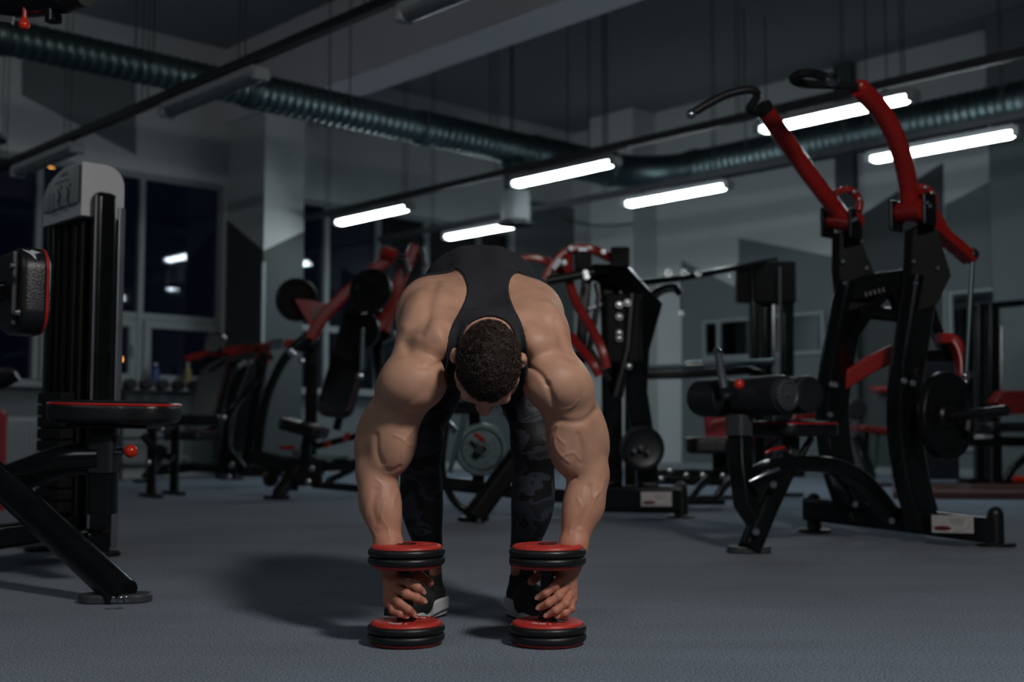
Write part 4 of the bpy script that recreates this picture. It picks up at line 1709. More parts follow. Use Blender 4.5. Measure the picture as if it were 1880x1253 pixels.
# ------------------------------------------------------------ tall lever pulldown machine at the right
def lever_machine():
    root = thing('lever_pulldown_machine', G(1600, 960), 'tall black pulldown machine with two long red lever arms at the right', 'exercise machine')
    A = Vector((-.76, -.65, 0)); Cc = Vector((.61, -.79, 0)).normalized()
    ua = tuple(A)
    # uprights, each in two pieces: curved post and head plate
    tb(root, 'upright', [(1566, 935, 6.02), (1538, 850, 6.02), (1528, 760, 6.0), (1535, 680, 5.98), (1550, 600, 5.96), (1566, 520, 5.94)], .09, .19, smooth=5, up=ua)
    tb(root, 'upright', [(1698, 968, 5.68), (1674, 880, 5.68), (1661, 790, 5.68), (1663, 700, 5.67), (1678, 600, 5.66), (1692, 510, 5.65)], .09, .19, smooth=5, up=ua)
    for pts, y in (([(1592, 560), (1534, 575), (1526, 500), (1527, 430), (1552, 420), (1570, 455), (1590, 505)], 5.92), ([(1704, 560), (1664, 575), (1657, 500), (1660, 425), (1698, 405), (1712, 450), (1729, 508)], 5.62)):
        o = PP([(a, b_, y) for a, b_ in pts])
        mb = MB(); mb.slab(o, Cc, .05, .004)
        h = mb.build('head_plate', M['matt'], root)
        q = PP([(pts[1][0] + 14 + k, 480 + 40 * j, y - .05) for k, j in ((0, 0), (4, 1), (44, .3))])
        bolts(q, -Cc + A, h, .012)
    # crossbars
    tb(root, 'crossbar', [(1545, 545, 5.95), (1600, 524, 5.82), (1690, 512, 5.66)], .06, .11, up=(0, 0, 1))
    o = PP([(1560, 600, 5.88), (1600, 560, 5.85), (1634, 536, 5.80), (1690, 536, 5.66), (1660, 590, 5.64), (1650, 585, 5.7), (1634, 546, 5.78), (1604, 575, 5.84), (1580, 620, 5.88)])
    for a_, b_, c_ in (((1570, 610, 5.93), (1605, 560, 5.84), (1640, 525, 5.76)), ((1635, 525, 5.77), (1655, 570, 5.72), (1672, 600, 5.68))):
        tb(root, 'brace', [a_, b_, c_], .05, .09, up=(0, -1, .2))
    mb = MB()
    for k in range(7):
        mb.obox(P(1590 + k * 8, 541 - k * 2.2, 5.745), Vector((1, -.1, .2)).normalized(), Vector((-.2, 0, 1)).normalized(), Vector((0, -1, 0)), .010, .022, .002)
    mb.build('printed_mark', M['print_dim'], root)['kind'] = 'stuff'
    tb(root, 'crossbar', [(1575, 572, 5.93), (1668, 582, 5.68)], .035, n=14)
    tb(root, 'brace', [(1692, 520, 5.7), (1712, 590, 5.85), (1735, 645, 6.0)], .05, .07, up=(0, -1, 0))
    tb(root, 'crossbar', [(1690, 655, 5.85), (1745, 655, 5.95)], .05, .06)
    # base
    tb(root, 'rear_beam', [(1482, 935, 6.28), (1640, 952, 5.83), (1815, 974, 5.40)], .07, .115)
    for px, py, Y, top in ((1495, 977, 6.2, 905), (1829, 1003, 5.38, 930)):
        g = G(px, py); tp = P(px, top, g.y)
        mb = MB(); mb.lathe(g, Z, [(.036, .0), (.036, tp.z - .035), (.031, tp.z - .018), (.018, tp.z - .004), (0, tp.z)], 20)
        mb.build('foot_post', M['rubber'], root)
        mb = MB(); mb.lathe(g, Z, [(.085, 0), (.085, .012), (.078, .018), (.03, .02)], 28)
        mb.build('foot_disc', M['rubber'], root)
    ls = [P(1727, 961, 5.55), P(1803, 962, 5.36)]
    ax = (ls[1] - ls[0]); w = ax.length; ax.normalize()
    label_sign(root, (ls[0] + ls[1]) / 2 + Vector((-.055, -.045, 0)), ax, Z, w, .078)
    tb(root, 'seat_beam', [(1372, 900, 5.15), (1400, 868, 5.2), (1450, 853, 5.3), (1520, 855, 5.45), (1575, 880, 5.6), (1610, 915, 5.72), (1640, 955, 5.83)], .07, .10, smooth=5, up=tuple(Cc))
    tb(root, 'front_leg', [(1448, 845, 5.3), (1408, 930, 5.2), (1376, 1008, 5.12)], .085, .11, up=(0, -1, 0))
    foot_plate(root, G(1375, 1016), (1, -.05, 0), .185, .10, .03, material='grey_plastic')
    tb(root, 'pad_post', [(1357, 765, 5.22), (1358, 850, 5.2), (1368, 925, 5.16), (1395, 965, 5.17)], .07, .09, up=tuple(Cc))
    tb(root, 'post_sleeve', [(1357, 762, 5.20), (1357, 800, 5.20)], .085, .10, 'grey_plastic', up=tuple(Cc))
    tb(root, 'adjust_rod', [(1375, 885, 5.1), (1400, 873, 5.1), (1430, 860, 5.12)], .01, None, 'steel')
    tb(root, 'gusset', [(1540, 880, 5.75), (1560, 940, 5.9)], .03, .16, up=(0, -1, 0))
    # seat
    c = P(1455, 788, 5.42)
    pad(root, 'seat', c, A, Cc, .40, .30, .07, .09)
    tb(root, 'seat_post', [(1452, 800, 5.4), (1450, 856, 5.35)], .06, .07, up=ua, material='grey_plastic')
    tb(root, 'seat_strut', [(1490, 805, 5.4), (1465, 845, 5.36)], .016, None, 'steel')
    tb(root, 'height_lever', [(1405, 832, 5.2), (1418, 826, 5.2), (1440, 822, 5.22)], .008, None, 'red')
    # thigh rollers
    roller('thigh_roller', P(1283, 731, 5.46), P(1335, 731, 5.30), .085, root, False)
    roller('thigh_roller', P(1362, 729, 5.24), P(1444, 725, 5.02), .085, root)
    roller('thigh_roller', P(1420, 730, 5.5), P(1488, 724, 5.26), .085, root, False)
    roller('thigh_roller', P(1305, 731, 5.62), P(1350, 731, 5.5), .085, root, False)
    tb(root, 'roller_axle', [(1290, 731, 5.44), (1430, 726, 5.06)], .02, None, 'steel')
    tb(root, 'roller_bracket', [(1350, 770, 5.24), (1346, 735, 5.24), (1352, 715, 5.24)], .04, .05, up=(0, -1, 0))
    tb(root, 'grip', [(1330, 712, 5.18), (1325, 690, 5.18), (1318, 648, 5.17)], .017, None, 'silver', n=12)
    mb = MB(); mb.lathe(P(1317, 645, 5.17), Z, [(.018, -.01), (.019, .004), (.010, .012), (0, .013)], 14)
    mb.build('grip_end', M['steel'], root)
    tb(root, 'knob_stem', [(1356, 735, 5.18), (1358, 718, 5.18)], .011, None, 'steel')
    mb = MB(); mb.ball(P(1357, 706, 5.06), .022)
    mb.build('knob', M['knob_red'], root)
    # lever arms
    tb(root, 'lever_arm', [(1545, 398, 5.9), (1480, 312, 5.72), (1402, 200, 5.5)], .042, n=18, material='red')
    tb(root, 'lever_arm', [(1672, 385, 5.62), (1664, 320, 5.52), (1645, 255, 5.40), (1616, 203, 5.3), (1578, 162, 5.2)], .044, n=18, material='red', smooth=5)
    mb = MB(); mb.lathe(P(1402, 200, 5.5), P(1402, 200, 5.5) - P(1480, 312, 5.72), [(.045, -.01), (.046, .012), (.035, .02), (0, .02)], 18)
    mb.build('arm_cap', M['rubber'], root)
    tb(root, 'hub', [(1520, 402, 5.98), (1572, 408, 5.8)], .05, n=18, material='red')
    tb(root, 'hub', [(1648, 392, 5.68), (1700, 385, 5.5)], .052, n=18, material='red')
    for a_, b_, Y in ((1519, 410, 5.95), (1570, 412, 5.8), (1645, 398, 5.66), (1706, 385, 5.5)):
        mb = MB(); mb.obox(P(a_, b_, Y), Cc, A, Z, .022, .10, .15, .02)
        mb.build('bearing_block', M['frame'], root)
    bolts(PP([(1566, 405, 5.74), (1572, 402, 5.74), (1702, 372, 5.45), (1708, 378, 5.45)]), A - Cc, root, .010)
    for c_, Y, a0 in (((1552, 376), 5.93, 0), ((1688, 372), 5.6, .3)):
        ring = []
        for k in range(15):
            t = -.5 + a0 + k * .2
            ring.append(P(c_[0] + 26 * math.cos(t), c_[1] - 28 * math.sin(t), Y))
        mb = MB(); mb.tube(ring, .03, .035, up=(.5, -.8, 0))
        mb.build('sector_plate', M['red'], root)
        bolts([ring[4] + Vector((0, -.02, 0)), ring[7] + Vector((0, -.02, 0))], (0, -1, 0), root, .008)
    tb(root, 'rear_lever', [(1690, 352, 5.55), (1722, 400, 5.62), (1735, 425, 5.66)], .03, .05, 'red', up=(0, -1, 0))
    tb(root, 'rear_lever', [(1690, 395, 5.58), (1740, 440, 5.66), (1782, 476, 5.72)], .05, .085, 'red', up=(0, -1, .3))
    mb = MB(); mb.ball(P(1785, 468, 5.70), .032)
    mb.build('rod_joint', M['frame2'], root)
    tb(root, 'pull_rod', [(1785, 478, 5.70), (1774, 684, 5.70)], .012, None, 'dull_steel')
    mb = MB(); mb.ball(P(1772, 690, 5.70), .018); mb.ball(P(1773, 701, 5.69), .014)
    mb.build('rod_joint', M['steel'], root)
    # grips
    tb(root, 'handle', [(1398, 205, 5.48), (1386, 208, 5.46), (1376, 200, 5.42), (1390, 176, 5.38), (1378, 165, 5.36), (1340, 172, 5.35), (1305, 188, 5.34), (1270, 209, 5.33)], .019, n=12, material='rubber', smooth=5)
    mb = MB(); mb.ball(P(1269, 210, 5.32), .023, 12)
    mb.build('handle_end', M['steel'], root)
    tb(root, 'handle', [(1580, 160, 5.2), (1530, 156, 5.16), (1478, 154, 5.12), (1456, 146, 5.08), (1468, 137, 5.02), (1492, 135, 4.98), (1530, 146, 4.90)], .02, n=12, material='rubber', smooth=5)
    mb = MB(); mb.lathe(P(1531, 146, 4.89), P(1531, 146, 4.89) - P(1492, 135, 4.98), [(.027, -.02), (.028, .006), (.012, .01), (0, .01)], 16)
    mb.build('handle_end', M['steel'], root)
    mb = MB(); mb.ball(P(1580, 158, 5.2), .03, 12)
    mb.build('arm_cap', M['red'], root)
    # weight arm
    tb(root, 'weight_arm', [(1545, 702, 6.0), (1600, 668, 5.95), (1650, 645, 5.88), (1700, 630, 5.82)], .05, .085, 'red', up=(0, -.2, 1))
    tb(root, 'weight_arm', [(1722, 622, 5.8), (1748, 625, 5.8), (1763, 655, 5.78), (1766, 698, 5.76)], .05, .085, 'red', smooth=4, up=(0, -1, 0))
    tb(root, 'weight_peg', [(1722, 768, 5.64), (1848, 754, 5.30)], .024, None, 'frame2', n=16)
    mb = MB(); mb.lathe(P(1706, 770, 5.68), Cc, [(.05, -.01), (.05, .012), (.03, .02)], 20)
    mb.build('peg_flange', M['frame'], root)
    # bolts that catch the light
    bolts(PP([(1660, 700, 5.57), (1676, 704, 5.56), (1527, 706, 5.86), (1533, 707, 5.86), (1524, 762, 5.86), (1570, 926, 5.75), (1637, 957, 5.72), (1388, 977, 5.05), (1420, 890, 5.1)]), (-.1, -1, 0), root, .012)
    weight_plate(P(1737, 764, 5.58), Cc, .205, .045, 'black iron weight plate on the peg of the tall lever machine')


lever_machine()


# ------------------------------------------------------------ lever row machine right behind the man
def row_machine():
    root = thing('lever_row_machine', G(1180, 935), 'black row machine with curved red levers right behind the man\'s shoulder', 'exercise machine')
    tb(root, 'red_arch', [(1000, 515, 7.1), (1012, 490, 7.1), (1035, 466, 7.1), (1062, 456, 7.1), (1090, 460, 7.1), (1120, 475, 7.15)], .05, .085, 'red', smooth=5, up=(0, -1, 0))
    tb(root, 'red_lever', [(945, 479, 7.2), (975, 474, 7.2), (1006, 482, 7.2), (1030, 500, 7.15)], .045, .06, 'red', smooth=5, up=(0, -1, 0))
    tb(root, 'red_lever', [(1042, 470, 7.05), (1045, 515, 7.0), (1060, 560, 6.95), (1084, 600, 6.9), (1104, 640, 6.85), (1114, 676, 6.85)], .05, .065, 'red', smooth=5, up=(0, -1, 0))
    tb(root, 'red_lever', [(1048, 618, 7.0), (1068, 642, 6.95), (1088, 668, 6.9), (1100, 690, 6.9)], .05, .065, 'red', smooth=4, up=(0, -1, 0))
    mb = MB(); mb.obox(P(1070, 458, 7.04), Vector((1, 0, 0)), Z, Vector((0, -1, 0)), .05, .022, .004)
    mb.build('sticker', M['silver'], root)
    mb = MB(); mb.obox(P(1022, 485, 7.04), Vector((.6, 0, .8)), Vector((-.8, 0, .6)), Vector((0, -1, 0)), .07, .03, .004)
    mb.build('sticker', M['silver'], root)
    tb(root, 'cross_handle', [(1004, 516, 6.9), (1090, 500, 6.9)], .026, None, 'rubber', n=14)
    mb = MB(); mb.obox(P(1137, 475, 7.1), Vector((1, 0, 0)), Vector((0, 1, 0)), Z, .11, .14, .12, .008)
    mb.build('counterweight', M['matt'], root)
    mb = MB(); mb.obox(P(1070, 480, 7.12), Vector((1, 0, 0)), Vector((0, 1, 0)), Z, .10, .1, .11, .01)
    mb.build('pivot_block', M['matt'], root)
    bolts(PP([(1048, 456, 7.02), (1075, 501, 6.85), (1077, 508, 6.85), (1036, 482, 7.0), (1108, 462, 7.05)]), (0, -1, .1), root, .014)
    # frame
    for pts in ([(1085, 500, 7.1), (1140, 505, 7.15), (1194, 562, 7.2), (1172, 640, 7.25), (1168, 720, 7.3), (1185, 830, 7.3), (1192, 930, 7.35)],):
        tb(root, 'upright', pts, .07, .13, up=(1, 0, 0), smooth=0)
    tb(root, 'upright', [(1118, 500, 7.3), (1122, 600, 7.3), (1125, 930, 7.4)], .12, .10, up=(0, -1, 0))
    tb(root, 'upright', [(1078, 500, 7.25), (1072, 560, 7.25), (1062, 700, 7.25), (1070, 940, 7.25)], .06, .10, up=(0, -1, 0))
    tb(root, 'brace', [(1080, 568, 7.2), (1115, 556, 7.2)], .03, .05, 'silver', up=(0, -1, 0))
    tb(root, 'brace', [(1095, 520, 7.2), (1100, 545, 7.2), (1082, 640, 7.2), (1120, 700, 7.2)], .035, .05, up=(0, -1, 0))
    tb(root, 'shock_tube', [(1160, 540, 7.05), (1150, 640, 7.05), (1135, 730, 7.05)], .03, None, 'frame2', n=12)
    mb = MB(); mb.obox(P(1143, 605, 7.1), Vector((1, 0, 0)), Z, Vector((0, -1, 0)), .22, .42, .12, .03)
    mb.build('pivot_housing', M['matt'], root)
    bolts(PP([(1137, 560, 7.0), (1152, 556, 7.0), (1137, 582, 7.0), (1137, 612, 7.0), (1137, 622, 7.0), (1105, 675, 7.0), (1155, 673, 7.0)]), (0, -1, 0), root, .016)
    tb(root, 'handle', [(1195, 540, 7.3), (1220, 528, 7.25), (1238, 528, 7.2), (1245, 536, 7.15)], .03, .05, 'frame', smooth=3, up=(0, -1, 0))
    mb = MB(); mb.lathe(P(1178, 824, 7.0), (0.1, -1, 0), [(.13, 0), (.13, .02), (.11, .03), (.09, .02), (.03, .02), (.025, .04), (0, .04)], 32)
    pu = mb.build('pulley', M['frame2'], root)
    bolts(PP([(1176, 822, 6.92), (1190, 830, 6.92), (1165, 828, 6.92)]), (0, -1, 0), pu, .012)
    tb(root, 'base_beam', [(1060, 915, 7.3), (1250, 918, 7.25)], .09, .16)
    label_sign(root, P(1205, 917, 7.19), (1, -.02, 0), Z, .18, .085)
    g = G(1250, 951)
    mb = MB(); mb.lathe(g, Z, [(.042, 0), (.042, .17), (.036, .195), (.02, .21), (0, .215)], 20)
    mb.build('foot_post', M['rubber'], root)
    mb = MB(); mb.lathe(g, Z, [(.085, 0), (.085, .012), (.075, .018), (.03, .02)], 26)
    mb.build('foot_disc', M['rubber'], root)
    # seat end seen between the man's legs
    tb(root, 'front_leg', [(958, 830, 7.0), (920, 880, 6.95), (868, 952, 6.86)], .11, .13, 'matt', up=(.35, -1, 0))
    foot_plate(root, G(869, 957), (1, 0, 0), .18, .10, .025)
    bolts([G(880, 958, .025)], Z, root, .010)
    tb(root, 'curved_guard', [(822, 760, 7.0), (812, 850, 7.0), (822, 900, 7.0), (850, 935, 7.0), (885, 940, 7.0)], .04, .07, smooth=5, up=(0, -1, 0))
    tb(root, 'front_beam', [(790, 885, 7.1), (960, 905, 7.25), (1080, 915, 7.3)], .07, .08)
    tb(root, 'pull_bar', [(853, 762, 6.9), (849, 782, 6.9), (825, 868, 6.9)], .014, None, 'dull_steel')
    mb = MB(); mb.obox(P(855, 745, 6.95), Vector((1, 0, 0)), Vector((0, 1, 0)), Z, .16, .16, .10, .02)
    mb.build('seat_base', M['frame'], root)
    c = P(870, 700, 7.1)
    pad(root, 'seat', c, (1, 0, 0), (0, 1, .05), .36, .34, .08, .08)
    pad(root, 'chest_pad', P(905, 560, 7.0), (1, 0, 0), (0, -.15, 1), .26, .42, .09, .08)
    tb(root, 'pad_stem', [(905, 600, 7.08), (950, 640, 7.2), (1062, 700, 7.25)], .06, .07)
    tb(root, 'seat_post', [(868, 712, 7.12), (872, 780, 7.28), (880, 898, 7.2)], .07, .07, 'matt', up=(0, -1, 0))
    tb(root, 'cross_tube', [(925, 755, 7.2), (958, 790, 7.2)], .022, None, 'steel')
    tb(root, 'cross_tube', [(818, 772, 7.2), (838, 795, 7.2)], .022, None, 'steel')
    weight_plate(P(884, 826, 7.12), (.15, -1, .05), .155, .05, 'grey weight plate seen between the man\'s legs', None, 'silver_plate')
    tb(root, 'weight_peg', [(884, 826, 7.2), (880, 826, 7.0)], .026, None, 'frame2')
    tb(root, 'red_stop', [(872, 797, 6.98), (889, 810, 6.96)], .012, .025, 'red')


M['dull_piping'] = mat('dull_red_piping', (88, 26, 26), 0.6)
M['silver_plate'] = mat('grey_iron_plate', (58, 74, 78), 0.35, 0.5, vary=0.2, scale=12, bump=0.2, bscale=50)
row_machine()


# ------------------------------------------------------------ plate-loaded incline press left of the man
def press_machine():
    root = thing('incline_press_machine', G(520, 915), 'black incline press machine with red loaded arms left of the man', 'exercise machine')
    f = (0, -1, 0)
    tb(root, 'curved_frame', [(548, 632, 9.4), (520, 665, 9.4), (494, 720, 9.4), (480, 780, 9.4), (474, 842, 9.4)], .07, .11, smooth=5, up=f)
    tb(root, 'base_beam', [(462, 838, 9.4), (520, 852, 9.4), (598, 858, 9.4)], .09, .12)
    mb = MB(); mb.obox(P(560, 872, 9.35), Vector((1, 0, 0)), Vector((0, 1, 0)), Z, .26, .12, .17, .012)
    hb = mb.build('hub_box', M['matt'], root)
    bolts(PP([(573, 861, 9.26), (566, 885, 9.26)]), f, hb, .02)
    tb(root, 'front_leg', [(545, 855, 9.35), (528, 885, 9.3), (510, 912, 9.25)], .10, .13, up=f)
    foot_plate(root, G(508, 917), (1, 0, 0), .20, .11, .03)
    tb(root, 'side_leg', [(540, 880, 9.4), (538, 898, 9.35)], .08, .06, up=f)
    tb(root, 'rear_beam', [(595, 855, 9.5), (700, 850, 9.9), (760, 845, 10.2)], .08, .10)
    tb(root, 'floor_beam', [(575, 890, 9.5), (660, 898, 9.7), (760, 905, 9.9)], .05, .06)
    tb(root, 'brace', [(600, 885, 9.6), (650, 860, 9.8)], .04, .05)
    mb = MB(); mb.lathe(P(497, 876, 9.35), (1, -.5, 0), [(.06, -.03), (.075, -.02), (.075, .02), (.06, .03)], 20)
    mb.build('wheel', M['rubber'], root)
    tb(root, 'upright', [(574, 640, 9.5), (572, 720, 9.5), (570, 860, 9.5)], .09, .09, up=f)
    tb(root, 'upright', [(690, 590, 9.9), (700, 700, 9.9), (720, 850, 9.9)], .09, .10, up=f)
    tb(root, 'pivot_beam', [(545, 638, 9.3), (580, 612, 9.3)], .10, .10, up=f)
    tb(root, 'pivot_beam', [(680, 560, 9.6), (715, 625, 9.6)], .12, .12, up=f)
    bolts(PP([(534, 646, 9.2), (538, 650, 9.2), (553, 663, 9.2), (661, 690, 9.3)]), f, root, .024)
    # seat and back
    pad(root, 'seat', P(558, 787, 9.25), (1, -.3, -.26), (.2, 1, 0), .36, .30, .09, .07)
    tb(root, 'seat_post', [(566, 798, 9.3), (558, 850, 9.35)], .08, .08, up=f)
    mb = MB(); mb.obox(P(545, 832, 9.2), Vector((1, 0, 0)), Vector((0, 1, 0)), Z, .06, .05, .05, .01)
    mb.build('adjust_block', M['grey_plastic'], root)
    tb(root, 'adjust_lever', [(515, 823, 9.15), (540, 822, 9.2)], .016, None, 'red')
    pad(root, 'back_pad', P(640, 665, 9.5), (.9, -.4, -.05), (.22, .3, 1), .30, .92, .09, .08)
    tb(root, 'pad_rail', [(654, 615, 9.7), (640, 700, 9.7), (618, 790, 9.7)], .06, .08, up=f)
    tb(root, 'side_handle', [(667, 602, 9.2), (664, 680, 9.2)], .022, None, 'dull_steel')
    tb(root, 'step_plate', [(570, 838, 9.5), (640, 838, 9.6)], .12, .02, 'dull_steel')
    tb(root, 'stop_bar', [(572, 822, 9.53), (700, 790, 9.85)], .04, .05)
    tb(root, 'red_stop', [(606, 812, 9.5), (596, 822, 9.5)], .03, .04, 'red')
    tb(root, 'red_stop', [(640, 795, 9.5), (632, 810, 9.5)], .03, .04, 'red')
    # arms
    tb(root, 'press_arm', [(570, 622, 9.2), (592, 584, 9.2), (632, 542, 9.2), (690, 494, 9.2), (722, 470, 9.2)], .09, .08, 'red', up=f)
    tb(root, 'press_arm', [(698, 605, 9.4), (714, 570, 9.4), (740, 500, 9.4), (764, 452, 9.4)], .09, .09, 'red', up=f)
    for pts, y in (([(540, 549), (572, 551), (610, 561), (576, 606), (568, 598)], 9.18), ([(684, 584), (702, 572), (722, 545), (730, 552), (714, 612), (697, 602)], 9.38)):
        mb = MB(); mb.slab(PP([(a, b_, y) for a, b_ in pts]), (0, 1, 0), .05, .004)
        mb.build('gusset', M['red'], root)
    mb = MB(); mb.obox(P(581, 575, 9.15), Vector((.6, 0, .8)), Vector((-.8, 0, .6)), Vector((0, -1, 0)), .09, .03, .006)
    mb.build('sticker', M['print_grey'], root)
    tb(root, 'grip', [(700, 462, 9.1), (725, 470, 9.15)], .05, None, 'red', n=12)
    tb(root, 'grip', [(722, 472, 9.2), (742, 478, 9.2), (748, 500, 9.2)], .03, None, 'rubber', n=12)
    tb(root, 'grip', [(752, 456, 9.4), (772, 460, 9.4), (778, 490, 9.4)], .035, None, 'rubber', n=12)
    tb(root, 'weight_peg', [(560, 553, 9.25), (512, 545, 9.50)], .026, None, 'frame2')
    tb(root, 'weight_peg', [(700, 545, 9.45), (655, 528, 9.1)], .026, None, 'frame2')
    weight_plate(P(545, 551, 9.36), (-.5, .85, .1), .17, .05, 'black weight plate on the lower red press arm against the column')
    weight_plate(P(681, 534, 9.1), (-.3, -.95, .1), .17, .05, 'black weight plate on the upper red press arm before the window')
    weight_plate(P(667, 608, 9.25), (-.3, -.95, .1), .14, .05, 'small black weight plate low on the press machine beside the man\'s arm')


press_machine()


# ------------------------------------------------------------ second press further left
def far_press():
    root = thing('chest_press_machine', G(400, 885), 'dark chest press machine with level red arm left of the grey column', 'exercise machine')
    f = (0, -1, 0)
    Y = 11.4
    tb(root, 'press_arm', [(342, 660, Y), (372, 652, Y), (412, 645, Y), (470, 639, Y), (540, 630, Y)], .07, .08, 'red', up=(0, -1, 0))
    for pts in ([(418, 645), (438, 634), (480, 632), (476, 646), (424, 655)], [(466, 642), (496, 630), (492, 668), (476, 678)]):
        mb = MB(); mb.slab(PP([(a, b_, Y - .05) for a, b_ in pts]), (0, 1, 0), .07, .004)
        mb.build('gusset', M['red'], root)
    tb(root, 'arm_end', [(496, 632, Y - .1), (520, 629, Y - .1)], .04, None, 'steel', n=12)
    tb(root, 'grip', [(350, 668, Y - .1), (372, 660, Y - .1), (388, 652, Y - .1)], .02, None, 'rubber')
    pad(root, 'back_pad', P(388, 715, Y), (.9, -.4, 0), (.17, .25, 1), .30, .86, .10, .08)
    pad(root, 'head_pad', P(396, 632, Y), (.9, -.4, 0), (.1, .2, 1), .2, .2, .09, .06, False)
    pad(root, 'seat', P(352, 800, Y - .2), (1, -.3, 0), (.3, 1, 0), .42, .4, .09, .08)
    tb(root, 'upright', [(486, 650, Y), (470, 740, Y), (452, 868, Y)], .09, .12, up=f)
    tb(root, 'upright', [(450, 668, Y), (430, 720, Y), (408, 868, Y)], .09, .10, up=f)
    tb(root, 'brace', [(410, 672, Y), (450, 668, Y), (500, 655, Y)], .06, .07, up=f)
    tb(root, 'curved_guard', [(470, 700, Y - .2), (424, 760, Y - .2), (420, 820, Y - .2), (450, 860, Y - .2)], .05, .07, up=f, smooth=4)
    tb(root, 'floor_beam', [(268, 868, Y + .1), (350, 858, Y + .3), (520, 868, Y + .4)], .08, .09)
    tb(root, 'front_leg', [(300, 820, Y - .3), (285, 850, Y - .3), (268, 880, Y - .35)], .09, .11, up=f)
    foot_plate(root, G(266, 887), (1, 0, 0), .24, .12, .03)
    tb(root, 'rear_leg', [(432, 830, Y), (424, 878, Y)], .10, .10, up=f)
    foot_plate(root, G(425, 882), (1, 0, 0), .26, .12, .03)
    bolts(PP([(447, 667, Y - .15), (440, 672, Y - .15), (410, 767, Y - .2), (323, 842, Y - .35), (316, 862, Y - .35), (425, 854, Y - .25), (420, 877, Y - .2)]), f, root, .026)
    tb(root, 'weight_peg', [(470, 665, Y - .1), (455, 668, Y - .4)], .03, None, 'steel')


far_press()


# ------------------------------------------------------------ bench and dumbbell rack behind the left seat
def dumbbell_rack():
    Y = 13.5
    c = P(322, 800, Y)
    root = thing('dumbbell_rack', Vector((c.x, c.y, 0)), 'low black dumbbell rack under the left window', 'rack')
    for zz in (.45, .95):
        for dy in (-.10, .10):
            tube_part('rail', [Vector((c.x - .6, c.y + dy - .3, zz)), Vector((c.x + .5, c.y + dy + .25, zz))], .05, .03, M['frame2'], root)
    for sx, sy in ((-.55, -.28), (.45, .22)):
        tube_part('leg', [Vector((c.x + sx, c.y + sy, 0)), Vector((c.x + sx, c.y + sy, 1.0))], .07, .2, M['frame2'], root, up=(0, 1, 0))
    d = Vector((.83, .42, 0)).normalized(); n = Vector((-d.y, d.x, 0))
    k = 0
    words_ = ('first', 'second', 'third', 'fourth', 'fifth', 'sixth')
    for j in range(6):
        p = Vector((c.x - .45 + j * .155, c.y - .225 + j * .078, .95 + .09))
        db = thing('rack_dumbbell', p, 'black dumbbell, %s from the left on top of the rack under the window' % words_[j], 'dumbbell', 'dumbbells on the rack under the window')
        for s in (-1, 1):
            mb = MB(); mb.lathe(p + n * s * .10, n, [(.045, -.045), (.058, -.035), (.058, .035), (.045, .045)], 16)
            mb.build('head', M['rubber'], db)
        mb = MB(); mb.lathe(p, n, [(.015, -.07), (.018, 0), (.015, .07)], 10)
        mb.build('handle', M['steel'], db)


dumbbell_rack()

def flat_bench():
    root = thing('flat_bench', G(285, 870), 'black padded bench just behind the red-piped seat', 'bench')
    pad(root, 'cushion', P(300, 772, 9.8), (.8, .6, 0), (-.6, .8, 0), .9, .3, .09, .06, False)
    tb(root, 'beam', [(275, 785, 9.6), (325, 780, 10.1)], .06, .08)
    for px, Y in ((280, 9.65), (322, 10.05)):
        q = P(px, 784, Y)
        tube_part('leg', [q, Vector((q.x, q.y, .02))], .07, .07, M['frame'], root, up=(0, 1, 0))
        foot_plate(root, q, (.6, -.8, 0), .4, .07, .03)
    tb(root, 'wheel_guard', [(262, 800, 9.5), (290, 830, 9.5), (318, 842, 9.5)], .05, .07, smooth=3, up=(0, -1, 0))
    bolts(PP([(296, 789, 9.6), (272, 850, 9.6)]), (0, -1, 0), root, .022)


flat_bench()


# ------------------------------------------------------------ cable tower and long bars on the right
def cable_tower():
    root = thing('cable_tower', G(1420, 880), 'black cable tower with a long top bar behind the thigh rollers', 'exercise machine')
    f = (0, -1, 0)
    Y = 9.6
    for px, w in ((1385, .07), (1408, .10), (1444, .11)):
        tb(root, 'upright', [(px, 486 if px < 1440 else 480, Y + (px - 1385) * .006), (px, 868, Y + (px - 1385) * .006)], w, .12, up=f)
    mb = MB(); mb.obox(P(1364, 520, Y), Vector((1, 0, 0)), Vector((0, 1, 0)), Z, .12, .10, .32, .02)
    mb.build('pulley_housing', M['matt'], root)
    mb = MB(); mb.obox(P(1418, 520, Y + .02), Vector((1, 0, 0)), Vector((0, 1, 0)), Z, .34, .2, .34, .02)
    mb.build('head_box', M['matt'], root)
    tb(root, 'silver_edge', [(1432, 490, Y - .1), (1432, 700, Y - .1)], .012, .012, 'silver', up=f)
    tb(root, 'guide_rod', [(1420, 560, Y - .12), (1420, 840, Y - .12)], .014, None, 'steel')
    tb(root, 'top_bar', [(1165, 521, 8.9), (1250, 511, 9.1), (1340, 494, 9.35), (1425, 478, 9.6)], .04, .05, up=(0, 0, 1))
    bolts(PP([(1227, 501, 9.0), (1256, 500, 9.05), (1282, 502, 9.1), (1340, 507, 9.2), (1250, 576, 9.0)]), f, root, .02)
    tb(root, 'hanging_cable', [(1250, 512, 9.05), (1250, 576, 9.05)], .006, None, 'frame2')
    tb(root, 'curl_handle', [(1200, 545, 8.8), (1215, 534, 8.8), (1238, 530, 8.8), (1250, 540, 8.8)], .028, None, 'rubber', smooth=3, n=12)
    for k in range(12):
        mb = MB(); mb.obox(P(1420, 846 - k * 11, Y + .04), Vector((1, 0, 0)), Vector((0, 1, 0)), Z, .24, .14, .042, .004)
        mb.build('stack_plate', M['frame2'], root)
    tb(root, 'base_beam', [(1370, 868, Y), (1470, 868, Y + .3)], .10, .08)
    foot_plate(root, G(1418, 912), (1, 0, 0), .5, .12, .03)


cable_tower()


